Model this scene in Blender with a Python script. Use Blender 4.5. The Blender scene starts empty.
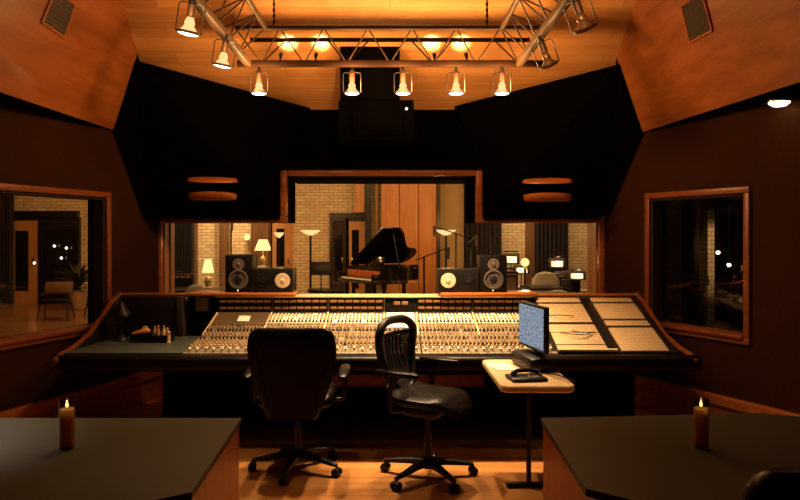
import bpy, bmesh, math, random
from mathutils import Vector, Matrix, Euler
random.seed(7)
PI = math.pi
R = math.radians
scene = bpy.context.scene
COL = scene.collection

# ------------------------------------------------------------------ camera
F = 684.0; CX = 390.0; CY = 235.0; CAMZ = 1.6
cam_d = bpy.data.cameras.new('camera')
cam_d.sensor_width = 36.0
cam_d.lens = F / 800 * 36.0
cam_d.shift_x = (400 - CX) / 800
cam_d.shift_y = (CY - 250) / 800
cam_d.clip_start = 0.05
cam = bpy.data.objects.new('camera', cam_d)
cam.location = (0, 0, CAMZ)
cam.rotation_euler = (R(90), 0, 0)
COL.objects.link(cam)
scene.camera = cam

# ------------------------------------------------------------------ world, exposure
w = bpy.data.worlds.new('night'); scene.world = w
w.use_nodes = True
w.node_tree.nodes['Background'].inputs[0].default_value = (0.9, 0.42, 0.16, 1)
w.node_tree.nodes['Background'].inputs[1].default_value = 0.0015
vs = scene.view_settings
vs.view_transform = 'Standard'; vs.look = 'None'; vs.gamma = 1.0; vs.exposure = 0.0
vs.use_curve_mapping = False

# ------------------------------------------------------------------ lights
WARM = (1.0, 0.50, 0.17)
AMBER = (1.0, 0.44, 0.12)
def aim(o, target):
    d = Vector(target) - o.location
    o.rotation_euler = d.to_track_quat('-Z', 'Y').to_euler()
def spot(name, loc, target, power, angle=60, blend=0.6, color=WARM, radius=0.03):
    l = bpy.data.lights.new(name, 'SPOT'); l.energy = power; l.color = color
    l.spot_size = R(angle); l.spot_blend = blend; l.shadow_soft_size = radius
    o = bpy.data.objects.new(name, l); o.location = loc; aim(o, target); COL.objects.link(o); return o
def point(name, loc, power, color=WARM, radius=0.04):
    l = bpy.data.lights.new(name, 'POINT'); l.energy = power; l.color = color; l.shadow_soft_size = radius
    o = bpy.data.objects.new(name, l); o.location = loc; COL.objects.link(o); return o
def area(name, loc, target, power, sx, sy, color=WARM):
    l = bpy.data.lights.new(name, 'AREA'); l.energy = power; l.color = color; l.shape = 'RECTANGLE'
    l.size = sx; l.size_y = sy
    o = bpy.data.objects.new(name, l); o.location = loc; aim(o, target); COL.objects.link(o); return o

# lamps of the truss (the fixtures stand further down)
TR_D = 5.51; TR_Z = 2.98
LAMPS = [(-1.055, TR_D), (-0.306, TR_D), (0.105, TR_D), (0.532, TR_D), (0.902, TR_D),
         (-1.085, 4.56), (-1.095, 3.82), (1.00, 4.60), (1.01, 3.78)]
AIMS = [(-1.0, 5.35, 0.8), (-0.36, 4.9, 0.0), (0.12, 5.75, 0.85), (0.5, 4.9, 0.0), (0.95, 5.4, 0.8),
        (-1.7, 4.3, 0.0), (-1.5, 3.3, 0.7), (2.2, 5.0, 0.3), (1.9, 4.0, 0.3)]
SPOT_W = [11, 22, 30, 24, 11, 6, 4, 2.5, 2.5]
SPILL_W = [2.2, 2.7, 2.7, 2.7, 2.2, 0.55, 0.45, 0.2, 0.2]
for i, ((lx, ly), t) in enumerate(zip(LAMPS, AIMS)):
    spot('truss_beam', (lx, ly, TR_Z - 0.275), t, SPOT_W[i] * 11.0, 78, 0.8, (1.0, 0.66, 0.36), 0.035)
    point('truss_spill', (lx, ly - 0.10, TR_Z - 0.17), SPILL_W[i] * 10.5, (1.0, 0.49, 0.17), 0.03)
ADDED_UPLIGHTS = [-0.884, -0.60, 0.36, 0.618]  # lamps added to throw the bright patches onto the ceiling
for x in ADDED_UPLIGHTS:
    spot('uplight_beam', (x, 5.575, 3.085), (x, 5.87, 3.24), 190, 25, 0.9, (1.0, 0.76, 0.48), 0.02)
# recessed downlights of the side soffits
spot('downlight_beam', (2.83, 5.0, 2.53), (2.8, 4.8, 0), 1.5, 95, 0.8, (1.0, 0.55, 0.22), 0.05)
spot('downlight_beam', (-2.95, 3.9, 2.53), (-1.95, 3.0, 0.75), 230, 30, 1.0, (1.0, 0.88, 0.70), 0.05)
# unseen fill lights added to brighten the rooms beyond the glass
area('live_room_ceiling_light', (-0.3, 12.2, 3.9), (-0.3, 13.4, 0), 330, 8.5, 2.0, (1.0, 0.54, 0.21))
area('live_room_front_light', (0.2, 8.2, 3.9), (0.2, 10.6, 0), 110, 6.0, 1.0, (1.0, 0.54, 0.21))
area('lounge_ceiling_light', (-7.0, 12.5, 3.9), (-7.2, 14.0, 0), 75, 2.0, 1.6, AMBER)
spot('right_room_beam', (5.0, 9.2, 3.0), (5.2, 11.0, 1.3), 170, 22, 0.8, (1, 0.62, 0.3), 0.03)  # unseen spot added to light the brick strip

# ------------------------------------------------------------------ geometry helpers
class MB:
    def __init__(s): s.bm = bmesh.new()
    def box(s, c, size, bevel=0.0, rot=None, seg=2):
        g = bmesh.ops.create_cube(s.bm, size=1.0)['verts']
        for v in g: v.co = Vector((v.co.x * size[0], v.co.y * size[1], v.co.z * size[2]))
        if bevel:
            es = list({e for v in g for e in v.link_edges})
            r = bmesh.ops.bevel(s.bm, geom=es, offset=bevel, segments=seg, affect='EDGES', profile=0.5)
            g = list({v for f in r['faces'] for v in f.verts} | {v for v in g if v.is_valid})
        M = Matrix.Translation(Vector(c))
        if rot is not None: M = M @ (rot.to_4x4() if isinstance(rot, Matrix) else Euler(rot).to_matrix().to_4x4())
        bmesh.ops.transform(s.bm, matrix=M, verts=g)
        return s
    def bx(s, x0, x1, y0, y1, z0, z1, bevel=0.0):
        return s.box(((x0 + x1) / 2, (y0 + y1) / 2, (z0 + z1) / 2), (abs(x1 - x0), abs(y1 - y0), abs(z1 - z0)), bevel)
    def ring_loft(s, rings, cap=True, closed=False):
        vr = [[s.bm.verts.new(p) for p in r] for r in rings]
        n = len(vr[0]); m = len(vr)
        for i in range(m if closed else m - 1):
            a = vr[i]; b = vr[(i + 1) % m]
            for j in range(n):
                k = (j + 1) % n
                s.bm.faces.new((a[j], a[k], b[k], b[j]))
        if cap and not closed:
            s.bm.faces.new(vr[0][::-1]); s.bm.faces.new(vr[-1])
        return s
    def cyl(s, p0, p1, r0, r1=None, seg=14, cap=True):
        r1 = r0 if r1 is None else r1
        p0 = Vector(p0); p1 = Vector(p1); d = (p1 - p0).normalized()
        u = d.orthogonal().normalized(); v = d.cross(u)
        rr = []
        for p, r in ((p0, r0), (p1, r1)):
            rr.append([p + u * (r * math.cos(2 * PI * k / seg)) + v * (r * math.sin(2 * PI * k / seg)) for k in range(seg)])
        return s.ring_loft(rr, cap)
    def tube(s, pts, r, seg=8, closed=False):
        pts = [Vector(p) for p in pts]; n = len(pts); rings = []
        u = None
        for i, p in enumerate(pts):
            if closed: d = pts[(i + 1) % n] - pts[i - 1]
            else: d = pts[min(i + 1, n - 1)] - pts[max(i - 1, 0)]
            d.normalize()
            u = d.orthogonal().normalized() if u is None else (u - d * u.dot(d)).normalized()
            v = d.cross(u)
            rr = r[i] if isinstance(r, (list, tuple)) else r
            rings.append([p + u * (rr * math.cos(2 * PI * k / seg)) + v * (rr * math.sin(2 * PI * k / seg)) for k in range(seg)])
        return s.ring_loft(rings, True, closed)
    def lathe(s, prof, c=(0, 0, 0), seg=24, axis='z', cap=True):
        c = Vector(c); rings = []
        for r, h in prof:
            ring = []
            for k in range(seg):
                a = 2 * PI * k / seg; x = max(r, 1e-4) * math.cos(a); y = max(r, 1e-4) * math.sin(a)
                if axis == 'z': ring.append(c + Vector((x, y, h)))
                elif axis == 'y': ring.append(c + Vector((x, h, y)))
                else: ring.append(c + Vector((h, x, y)))
            rings.append(ring)
        return s.ring_loft(rings, cap)
    def prism(s, pts, off):
        off = Vector(off); a = [Vector(p) for p in pts]
        return s.ring_loft([a, [p + off for p in a]], True)
    def sphere(s, c, r, seg=16, sc=(1, 1, 1)):
        g = bmesh.ops.create_uvsphere(s.bm, u_segments=seg, v_segments=max(6, seg // 2), radius=r)['verts']
        bmesh.ops.transform(s.bm, matrix=Matrix.Translation(Vector(c)) @ Matrix.Diagonal((*sc, 1)), verts=g)
        return s
    def build(s, name, m, parent=None, smooth=True, angle=38):
        bmesh.ops.recalc_face_normals(s.bm, faces=s.bm.faces)
        if smooth:
            for f in s.bm.faces: f.smooth = True
            for e in s.bm.edges:
                if len(e.link_faces) == 2 and e.calc_face_angle(0) > R(angle): e.smooth = False
        me = bpy.data.meshes.new(name); s.bm.to_mesh(me); s.bm.free()
        me.materials.append(m)
        o = bpy.data.objects.new(name, me); COL.objects.link(o)
        if parent: o.parent = parent
        return o

def sring(c, u, v, a, b, n=2.6, N=24):
    """superellipse ring"""
    c = Vector(c); u = Vector(u); v = Vector(v); out = []
    for k in range(N):
        t = 2 * PI * k / N; ct = math.cos(t); st = math.sin(t)
        out.append(c + u * (a * math.copysign(abs(ct) ** (2 / n), ct)) + v * (b * math.copysign(abs(st) ** (2 / n), st)))
    return out
def tag(o, label=None, cat=None, group=None, kind=None):
    if label: o['label'] = label
    if cat: o['category'] = cat
    if group: o['group'] = group
    if kind: o['kind'] = kind
    return o
def thing(name, label, cat, loc=(0, 0, 0), rz=0.0, group=None, rot=None):
    o = bpy.data.objects.new(name, None); COL.objects.link(o)
    o.empty_display_size = 0.1
    o.location = loc; o.rotation_euler = rot if rot else (0, 0, rz)
    return tag(o, label, cat, group)
def copy_tree(o, label=None, parent=None, loc=None, rz=None, rot=None, scale=None):
    c = o.copy(); COL.objects.link(c); c.parent = parent
    if label: c['label'] = label
    if loc is not None: c.location = loc
    if rz is not None: c.rotation_euler = (0, 0, rz)
    if rot is not None: c.rotation_euler = rot
    if scale is not None: c.scale = (scale,) * 3
    for ch in list(o.children): copy_tree(ch, None, c)
    return c
def struct(name, mb, m, parent=None):
    o = mb.build(name, m, parent, smooth=False)
    if not parent: o['kind'] = 'structure'
    return o
def P(px, py, d): return Vector(((px - CX) / F * d, d, CAMZ + (CY - py) / F * d))
def X(px, d): return (px - CX) / F * d
def Z(py, d): return CAMZ + (CY - py) / F * d

# ------------------------------------------------------------------ materials
MATS = {}
def new_mat(name):
    m = bpy.data.materials.new(name); m.use_nodes = True
    nt = m.node_tree; b = nt.nodes['Principled BSDF']; MATS[name] = m
    return m, nt, b
def plain(name, col, rough=0.5, metal=0.0, var=0.25, scale=14.0, emit=None, es=0.0, bump=0.0, spec=0.5):
    m, nt, b = new_mat(name)
    tc = nt.nodes.new('ShaderNodeTexCoord'); n = nt.nodes.new('ShaderNodeTexNoise')
    n.inputs['Scale'].default_value = scale; n.inputs['Detail'].default_value = 4
    nt.links.new(tc.outputs['Object'], n.inputs['Vector'])
    mx = nt.nodes.new('ShaderNodeMix'); mx.data_type = 'RGBA'
    mx.inputs[6].default_value = tuple(c * (1 - var) for c in col) + (1,)
    mx.inputs[7].default_value = tuple(min(1, c * (1 + var)) for c in col) + (1,)
    nt.links.new(n.outputs['Fac'], mx.inputs[0]); nt.links.new(mx.outputs[2], b.inputs['Base Color'])
    b.inputs['Roughness'].default_value = rough; b.inputs['Metallic'].default_value = metal
    b.inputs['Specular IOR Level'].default_value = spec
    if emit: b.inputs['Emission Color'].default_value = (*emit, 1); b.inputs['Emission Strength'].default_value = es
    if bump:
        bp = nt.nodes.new('ShaderNodeBump'); bp.inputs['Strength'].default_value = bump; bp.inputs['Distance'].default_value = 0.01
        nt.links.new(n.outputs['Fac'], bp.inputs['Height']); nt.links.new(bp.outputs[0], b.inputs['Normal'])
    return m
def wood(name, c1, c2, axis='x', grain=(1.2, 22), rough=0.35, plank=None, seam=0.55, coat=0.0, plane='xy'):
    m, nt, b = new_mat(name); L = nt.links.new
    tc = nt.nodes.new('ShaderNodeTexCoord'); mp = nt.nodes.new('ShaderNodeMapping')
    sc = {'x': (grain[0], grain[1], grain[1]), 'y': (grain[1], grain[0], grain[1]), 'z': (grain[1], grain[1], grain[0])}[axis]
    mp.inputs['Scale'].default_value = sc
    L(tc.outputs['Object'], mp.inputs['Vector'])
    n = nt.nodes.new('ShaderNodeTexNoise'); n.inputs['Scale'].default_value = 1.0; n.inputs['Detail'].default_value = 6
    n.inputs['Distortion'].default_value = 0.6
    L(mp.outputs[0], n.inputs['Vector'])
    rp = nt.nodes.new('ShaderNodeValToRGB')
    rp.color_ramp.elements[0].position = 0.32; rp.color_ramp.elements[0].color = (*c2, 1)
    rp.color_ramp.elements[1].position = 0.68; rp.color_ramp.elements[1].color = (*c1, 1)
    L(n.outputs['Fac'], rp.inputs['Fac']); out = rp.outputs[0]
    if plank:
        br = nt.nodes.new('ShaderNodeTexBrick')
        br.inputs['Scale'].default_value = 1.0; br.inputs['Mortar Size'].default_value = plank[2]
        br.inputs['Brick Width'].default_value = plank[0]; br.inputs['Row Height'].default_value = plank[1]
        br.inputs['Color1'].default_value = (1, 1, 1, 1); br.inputs['Color2'].default_value = (0.74, 0.72, 0.70, 1)
        br.inputs['Mortar'].default_value = (seam, seam, seam, 1)
        m2 = nt.nodes.new('ShaderNodeMapping')
        if plane == 'yx': m2.inputs['Rotation'].default_value = (0, 0, PI / 2)
        if plane == 'yz': m2.inputs['Rotation'].default_value = (PI / 2, 0, PI / 2); m2.vector_type = 'TEXTURE'
        L(tc.outputs['Object'], m2.inputs['Vector']); L(m2.outputs[0], br.inputs['Vector'])
        mx = nt.nodes.new('ShaderNodeMix'); mx.data_type = 'RGBA'; mx.blend_type = 'MULTIPLY'; mx.inputs[0].default_value = 1
        L(out, mx.inputs[6]); L(br.outputs['Color'], mx.inputs[7]); out = mx.outputs[2]
    L(out, b.inputs['Base Color'])
    b.inputs['Roughness'].default_value = rough; b.inputs['Coat Weight'].default_value = coat; b.inputs['Coat Roughness'].default_value = 0.12
    return m
def brick(name, c1, c2, mortar, w=0.22, h=0.072):
    m, nt, b = new_mat(name); L = nt.links.new
    tc = nt.nodes.new('ShaderNodeTexCoord'); sp = nt.nodes.new('ShaderNodeSeparateXYZ'); cb = nt.nodes.new('ShaderNodeCombineXYZ')
    L(tc.outputs['Object'], sp.inputs[0]); L(sp.outputs['X'], cb.inputs['X']); L(sp.outputs['Z'], cb.inputs['Y'])
    br = nt.nodes.new('ShaderNodeTexBrick'); br.inputs['Scale'].default_value = 1
    br.inputs['Brick Width'].default_value = w; br.inputs['Row Height'].default_value = h
    br.inputs['Mortar Size'].default_value = 0.009; br.inputs['Mortar Smooth'].default_value = 0.2
    br.inputs['Color1'].default_value = (*c1, 1); br.inputs['Color2'].default_value = (*c2, 1); br.inputs['Mortar'].default_value = (*mortar, 1)
    L(cb.outputs[0], br.inputs['Vector'])
    n = nt.nodes.new('ShaderNodeTexNoise'); n.inputs['Scale'].default_value = 7; n.inputs['Detail'].default_value = 5
    L(tc.outputs['Object'], n.inputs['Vector'])
    mx = nt.nodes.new('ShaderNodeMix'); mx.data_type = 'RGBA'; mx.blend_type = 'OVERLAY'; mx.inputs[0].default_value = 0.35
    L(br.outputs['Color'], mx.inputs[6]); L(n.outputs['Color'], mx.inputs[7]); L(mx.outputs[2], b.inputs['Base Color'])
    bp = nt.nodes.new('ShaderNodeBump'); bp.inputs['Strength'].default_value = 0.6; bp.inputs['Distance'].default_value = 0.01; bp.invert = True
    L(br.outputs['Fac'], bp.inputs['Height']); L(bp.outputs[0], b.inputs['Normal'])
    b.inputs['Roughness'].default_value = 0.85
    return m
def glassy(name, tint=(1, 1, 1), refl=1.0, ior=1.45, rough=0.0):
    m = bpy.data.materials.new(name); m.use_nodes = True; nt = m.node_tree; nt.nodes.clear(); L = nt.links.new
    o = nt.nodes.new('ShaderNodeOutputMaterial'); t = nt.nodes.new('ShaderNodeBsdfTransparent'); g = nt.nodes.new('ShaderNodeBsdfGlossy')
    t.inputs[0].default_value = (*tint, 1); g.inputs['Roughness'].default_value = rough; g.inputs[0].default_value = (refl,) * 3 + (1,)
    lw = nt.nodes.new('ShaderNodeLayerWeight'); lw.inputs['Blend'].default_value = 0.5
    pw = nt.nodes.new('ShaderNodeMath'); pw.operation = 'POWER'; pw.inputs[1].default_value = 4.0; L(lw.outputs['Facing'], pw.inputs[0])
    f = nt.nodes.new('ShaderNodeMath'); f.operation = 'MULTIPLY_ADD'; f.inputs[1].default_value = 0.8; f.inputs[2].default_value = ((ior - 1) / (ior + 1)) ** 2
    L(pw.outputs[0], f.inputs[0])
    mx = nt.nodes.new('ShaderNodeMixShader'); L(f.outputs[0], mx.inputs[0]); L(t.outputs[0], mx.inputs[1]); L(g.outputs[0], mx.inputs[2]); L(mx.outputs[0], o.inputs[0])
    MATS[name] = m; return m
def glow(name, col, s):
    m = bpy.data.materials.new(name); m.use_nodes = True; nt = m.node_tree; nt.nodes.clear()
    o = nt.nodes.new('ShaderNodeOutputMaterial'); e = nt.nodes.new('ShaderNodeEmission')
    e.inputs[0].default_value = (*col, 1); e.inputs[1].default_value = s
    nt.links.new(e.outputs[0], o.inputs[0]); MATS[name] = m; return m

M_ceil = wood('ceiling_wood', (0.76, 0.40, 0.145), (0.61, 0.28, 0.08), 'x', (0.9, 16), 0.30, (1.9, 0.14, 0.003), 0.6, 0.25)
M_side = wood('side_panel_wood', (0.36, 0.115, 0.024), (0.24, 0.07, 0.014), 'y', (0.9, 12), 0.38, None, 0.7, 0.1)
M_floor = wood('floor_wood', (0.58, 0.27, 0.075), (0.43, 0.18, 0.045), 'x', (1.0, 16), 0.34, (1.1, 0.10, 0.003), 0.6, 0.2)
M_floor2 = wood('live_floor_wood', (0.36, 0.17, 0.06), (0.24, 0.11, 0.04), 'x', (1.0, 16), 0.25, (1.1, 0.10, 0.003), 0.5, 0.3)
M_trim = wood('trim_wood', (0.50, 0.165, 0.04), (0.36, 0.10, 0.022), 'x', (1.5, 25), 0.33, None, 0.5, 0.3)
M_trim2 = wood('dark_trim_wood', (0.27, 0.075, 0.018), (0.19, 0.048, 0.011), 'x', (1.5, 25), 0.4)
M_brown = wood('brown_wood', (0.17, 0.085, 0.033), (0.11, 0.05, 0.02), 'z', (1.2, 14), 0.5)
M_oak = wood('door_wood', (0.52, 0.26, 0.09), (0.40, 0.18, 0.055), 'z', (1.2, 18), 0.4)
M_panel = wood('panel_wood', (0.50, 0.21, 0.06), (0.39, 0.145, 0.036), 'z', (0.9, 9), 0.42)
M_deskpanel = wood('desk_panel_wood', (0.42, 0.12, 0.028), (0.31, 0.08, 0.018), 'z', (1.2, 15), 0.35)
M_wall = plain('wall_cloth', (0.036, 0.0125, 0.0048), 0.85, 0, 0.25, 40, bump=0.1, spec=0.08)
M_black = plain('black_fabric', (0.0014, 0.0012, 0.0012), 0.95, 0, 0.3, 60, spec=0.02)
M_blackwood = plain('black_lacquer', (0.010, 0.008, 0.007), 0.35, 0, 0.3, 30)
M_gloss = plain('piano_black', (0.008, 0.006, 0.005), 0.12, 0, 0.2, 5)
M_blackmetal = plain('black_metal', (0.02, 0.017, 0.015), 0.4, 0.6, 0.3, 40)
M_plastic = plain('black_plastic', (0.006, 0.005, 0.0045), 0.42, 0, 0.3, 60, spec=0.25)
M_leather = plain('black_leather', (0.005, 0.003, 0.0024), 0.32, 0, 0.35, 90, bump=0.15, spec=0.12)
M_truss = plain('bronze_truss', (0.085, 0.048, 0.022), 0.5, 0.4, 0.25, 30)
M_trussdark = plain('dark_track', (0.035, 0.016, 0.008), 0.5, 0.2, 0.25, 30, spec=0.25)
M_chrome = plain('chrome', (0.6, 0.55, 0.5), 0.2, 1.0, 0.1, 20)
M_brick = brick('pale_brick', (0.72, 0.58, 0.36), (0.56, 0.43, 0.25), (0.36, 0.27, 0.16))
M_plaster = plain('cream_plaster', (0.45, 0.31, 0.14), 0.9, 0, 0.12, 5)
M_darkwall = plain('dark_wall', (0.030, 0.016, 0.009), 0.9, 0, 0.3, 12)
M_curtain = plain('dark_curtain', (0.012, 0.009, 0.008), 0.95, 0, 0.3, 8)
M_teal = plain('teal_laminate', (0.055, 0.068, 0.058), 0.42, 0, 0.18, 60)
M_desk = plain('olive_laminate', (0.038, 0.032, 0.012), 0.5, 0, 0.18, 220, spec=0.25)
M_cream = plain('cream_plastic', (0.62, 0.46, 0.25), 0.45, 0, 0.08, 12)
M_plate = plain('pale_plate', (0.80, 0.70, 0.52), 0.4, 0, 0.08, 30)
M_paper = plain('paper', (0.78, 0.74, 0.66), 0.8, 0, 0.05, 30)
M_knob = plain('knob_cap', (0.52, 0.37, 0.19), 0.35, 0, 0.3, 90)
M_knobd = plain('knob_dark', (0.05, 0.04, 0.03), 0.4, 0, 0.25, 90)
M_fader = plain('fader_cap', (0.80, 0.70, 0.50), 0.35, 0, 0.1, 90)
M_meter = plain('meter_face', (0.24, 0.115, 0.045), 0.4, 0, 0.45, 25, emit=(1.0, 0.36, 0.10), es=0.05)
M_vent = plain('vent_grey', (0.07, 0.055, 0.04), 0.7, 0, 0.25, 60)
M_cone = plain('white_cone', (0.78, 0.62, 0.40), 0.6, 0, 0.08, 30)
M_grey = plain('grey_driver', (0.16, 0.13, 0.10), 0.5, 0.2, 0.25, 30)
M_darkcone = plain('dark_cone', (0.014, 0.013, 0.016), 0.35, 0, 0.25, 30)
M_glass = glassy('window_glass', (0.94, 0.93, 0.90), 1.0, 1.35)
M_glassd = glassy('dark_glass', (0.10, 0.08, 0.06), 1.0, 1.5)
M_jar = glassy('candle_glass', (0.70, 0.55, 0.38), 1.0, 1.5)
M_face = glow('lamp_face', (1.0, 0.80, 0.52), 7.0)
M_neck = glow('lamp_neck', (1.0, 0.60, 0.24), 1.3)
M_dimface = plain('lamp_glass', (0.10, 0.055, 0.03), 0.2, 0.3, 0.2, 30)
M_shade = glow('lit_shade', (1.0, 0.58, 0.22), 2.2)
M_bowl = glow('lit_bowl', (1.0, 0.62, 0.27), 1.5)
M_bulb = glow('lit_bulb', (1.0, 0.85, 0.62), 6.0)
M_flame = glow('flame', (1.0, 0.66, 0.26), 12.0)
M_led = glow('led', (1.0, 0.92, 0.8), 3.0)
M_wax = plain('wax', (0.86, 0.66, 0.40), 0.5, 0, 0.06, 20)
_b = M_wax.node_tree.nodes['Principled BSDF']; _b.inputs['Subsurface Weight'].default_value = 1.0
_b.inputs['Subsurface Radius'].default_value = (1.0, 0.72, 0.45); _b.inputs['Subsurface Scale'].default_value = 0.12
M_orange = plain('orange_plastic', (0.62, 0.22, 0.06), 0.4, 0, 0.15, 20)
M_sheet = plain('pale_cloth', (0.42, 0.40, 0.36), 0.8, 0, 0.2, 8)
M_green = plain('dark_leaf', (0.02, 0.022, 0.010), 0.6, 0, 0.4, 20)
M_seat = plain('seat_cloth', (0.30, 0.17, 0.08), 0.8, 0, 0.2, 30)

def console_mat():
    m, nt, b = new_mat('channel_panel'); L = nt.links.new
    tc = nt.nodes.new('ShaderNodeTexCoord')
    br = nt.nodes.new('ShaderNodeTexBrick'); br.offset = 0.0
    br.inputs['Brick Width'].default_value = 0.0605; br.inputs['Row Height'].default_value = 0.055
    br.inputs['Scale'].default_value = 1; br.inputs['Mortar Size'].default_value = 0.0045
    br.inputs['Color1'].default_value = (0.22, 0.175, 0.115, 1); br.inputs['Color2'].default_value = (0.15, 0.118, 0.075, 1)
    br.inputs['Mortar'].default_value = (0.04, 0.03, 0.02, 1)
    L(tc.outputs['Object'], br.inputs['Vector']); L(br.outputs['Color'], b.inputs['Base Color'])
    b.inputs['Roughness'].default_value = 0.45
    return m
M_chan = console_mat()
def patch_mat():
    m, nt, b = new_mat('patch_panel'); L = nt.links.new
    tc = nt.nodes.new('ShaderNodeTexCoord')
    br = nt.nodes.new('ShaderNodeTexBrick'); br.offset = 0.0
    br.inputs['Brick Width'].default_value = 0.020; br.inputs['Row Height'].default_value = 0.036
    br.inputs['Scale'].default_value = 1; br.inputs['Mortar Size'].default_value = 0.007; br.inputs['Mortar Smooth'].default_value = 0.5
    br.inputs['Color1'].default_value = (0.30, 0.20, 0.09, 1); br.inputs['Color2'].default_value = (0.44, 0.31, 0.15, 1)
    br.inputs['Mortar'].default_value = (0.66, 0.49, 0.27, 1)
    L(tc.outputs['Object'], br.inputs['Vector']); L(br.outputs['Color'], b.inputs['Base Color'])
    b.inputs['Roughness'].default_value = 0.5
    return m
M_patch = patch_mat()
def screen_mat():
    m = bpy.data.materials.new('screen'); m.use_nodes = True; nt = m.node_tree; nt.nodes.clear(); L = nt.links.new
    o = nt.nodes.new('ShaderNodeOutputMaterial'); e = nt.nodes.new('ShaderNodeEmission')
    tc = nt.nodes.new('ShaderNodeTexCoord'); mp = nt.nodes.new('ShaderNodeMapping'); mp.inputs['Scale'].default_value = (75, 20, 75)
    n = nt.nodes.new('ShaderNodeTexNoise'); n.inputs['Scale'].default_value = 1; n.inputs['Detail'].default_value = 2
    rp = nt.nodes.new('ShaderNodeValToRGB'); rp.color_ramp.elements[0].position = 0.40; rp.color_ramp.elements[1].position = 0.62
    rp.color_ramp.elements[0].color = (0.10, 0.14, 0.21, 1); rp.color_ramp.elements[1].color = (0.40, 0.46, 0.53, 1)
    L(tc.outputs['Object'], mp.inputs[0]); L(mp.outputs[0], n.inputs['Vector']); L(n.outputs['Fac'], rp.inputs[0]); L(rp.outputs[0], e.inputs[0])
    e.inputs[1].default_value = 0.95
    L(e.outputs[0], o.inputs[0]); return m
M_screen = screen_mat()
def mesh_mat():
    m = bpy.data.materials.new('chair_mesh'); m.use_nodes = True; nt = m.node_tree; L = nt.links.new
    b = nt.nodes['Principled BSDF']; b.inputs['Base Color'].default_value = (0.03, 0.02, 0.014, 1); b.inputs['Roughness'].default_value = 0.6
    tc = nt.nodes.new('ShaderNodeTexCoord'); v = nt.nodes.new('ShaderNodeTexVoronoi'); v.inputs['Scale'].default_value = 130
    L(tc.outputs['Object'], v.inputs['Vector'])
    mt = nt.nodes.new('ShaderNodeMath'); mt.operation = 'GREATER_THAN'; mt.inputs[1].default_value = 0.30
    L(v.outputs['Distance'], mt.inputs[0]); L(mt.outputs[0], b.inputs['Alpha'])
    return m
M_mesh = mesh_mat()

# ------------------------------------------------------------------ room shell
def wl(y): return -2.87 + 0.341 * (y - 5.03)       # inner face of the left wall
def wr(y): return 2.82 - 0.49 * (y - 5.31)         # inner face of the right wall
FW = 6.80                                          # front wall
RY = -1.5
struct('floor', MB().prism([(wl(RY) - .3, RY, 0), (wr(RY) + .3, RY, 0), (wr(FW) + .2, FW + .1, 0), (wl(FW) - .2, FW + .1, 0)], (0, 0, -0.1)), M_floor)
struct('floor_live_room', MB().prism([(-13, 16.4, 0), (8.5, 16.4, 0), (8.5, 7.12, 0), (2.9, 6.9, 0), (-2.8, 6.9, 0), (-4.2, 3.0, 0), (-13, 3, 0)], (0, 0, -0.1)), M_floor2)

class WallFrame:
    def __init__(s, a, b, inward):
        s.a = Vector((a[0], a[1], 0)); d = Vector((b[0] - a[0], b[1] - a[1], 0)); s.len = d.length; s.u = d.normalized()
        n = Vector((-s.u.y, s.u.x, 0)); s.n = n if n.dot(Vector((inward[0], inward[1], 0))) > 0 else -n
    def s_at_y(s, y): return (y - s.a.y) / s.u.y
    def box(s, mb, s0, s1, z0, z1, n0, n1, bevel=0):
        c = s.a + s.u * ((s0 + s1) / 2) + s.n * ((n0 + n1) / 2) + Vector((0, 0, (z0 + z1) / 2))
        M = Matrix((s.u, s.n, Vector((0, 0, 1)))).transposed()
        mb.box(c, (abs(s1 - s0), abs(n1 - n0), abs(z1 - z0)), bevel, M); return mb
WL = WallFrame((wl(RY), RY), (wl(FW + .02), FW + .02), (1, 0))
WR = WallFrame((wr(RY), RY), (wr(FW + .02), FW + .02), (-1, 0))
TH = 0.17
def side_wall(name, W, y0, y1, z0, z1, top, wname, num, post_side):
    s0 = W.s_at_y(y0); s1 = W.s_at_y(y1)
    m = MB()
    W.box(m, 0, s0, 0, top, -TH, 0); W.box(m, s1, W.len, 0, top, -TH, 0)
    W.box(m, s0, s1, 0, z0, -TH, 0); W.box(m, s0, s1, z1, top, -TH, 0)
    struct(name, m, M_wall)
    # window
    pane = MB(); W.box(pane, s0 + .02, s1 - .02, z0 + .02, z1 - .02, -0.12, -0.108)
    pn = struct('window_%d' % num, pane, M_glass)
    f = MB(); t = 0.05
    W.box(f, s0 - t, s1 + t, z1, z1 + t, 0, 0.03, 0.006); W.box(f, s0 - t, s1 + t, z0 - t, z0, 0, 0.03, 0.006)
    W.box(f, s0 - t, s0, z0, z1, 0, 0.03, 0.006); W.box(f, s1, s1 + t, z0, z1, 0, 0.03, 0.006)
    f.build('window_frame', M_trim2, pn)
    g = MB(); W.box(g, s0, s1, z0 - .01, z0 + .02, -TH, 0.05, 0.006); g.build('window_sill', M_trim2, pn)
    j = MB()
    W.box(j, s0, s0 + .02, z0 + .02, z1, -TH, 0); W.box(j, s1 - .02, s1, z0 + .02, z1, -TH, 0); W.box(j, s0, s1, z1 - .02, z1, -TH, 0)
    j.build('window_reveal', M_darkwall, pn)
# left window right jamb at px113 -> y 6.146 ; runs out of frame on the left
side_wall('wall_left', WL, 4.2, 6.05, 0.80, 1.93, 2.60, 'left', 2, 1)
side_wall('wall_right', WR, 5.37, 6.22, 0.79, 1.93, 2.66, 'right', 3, 1)
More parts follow.
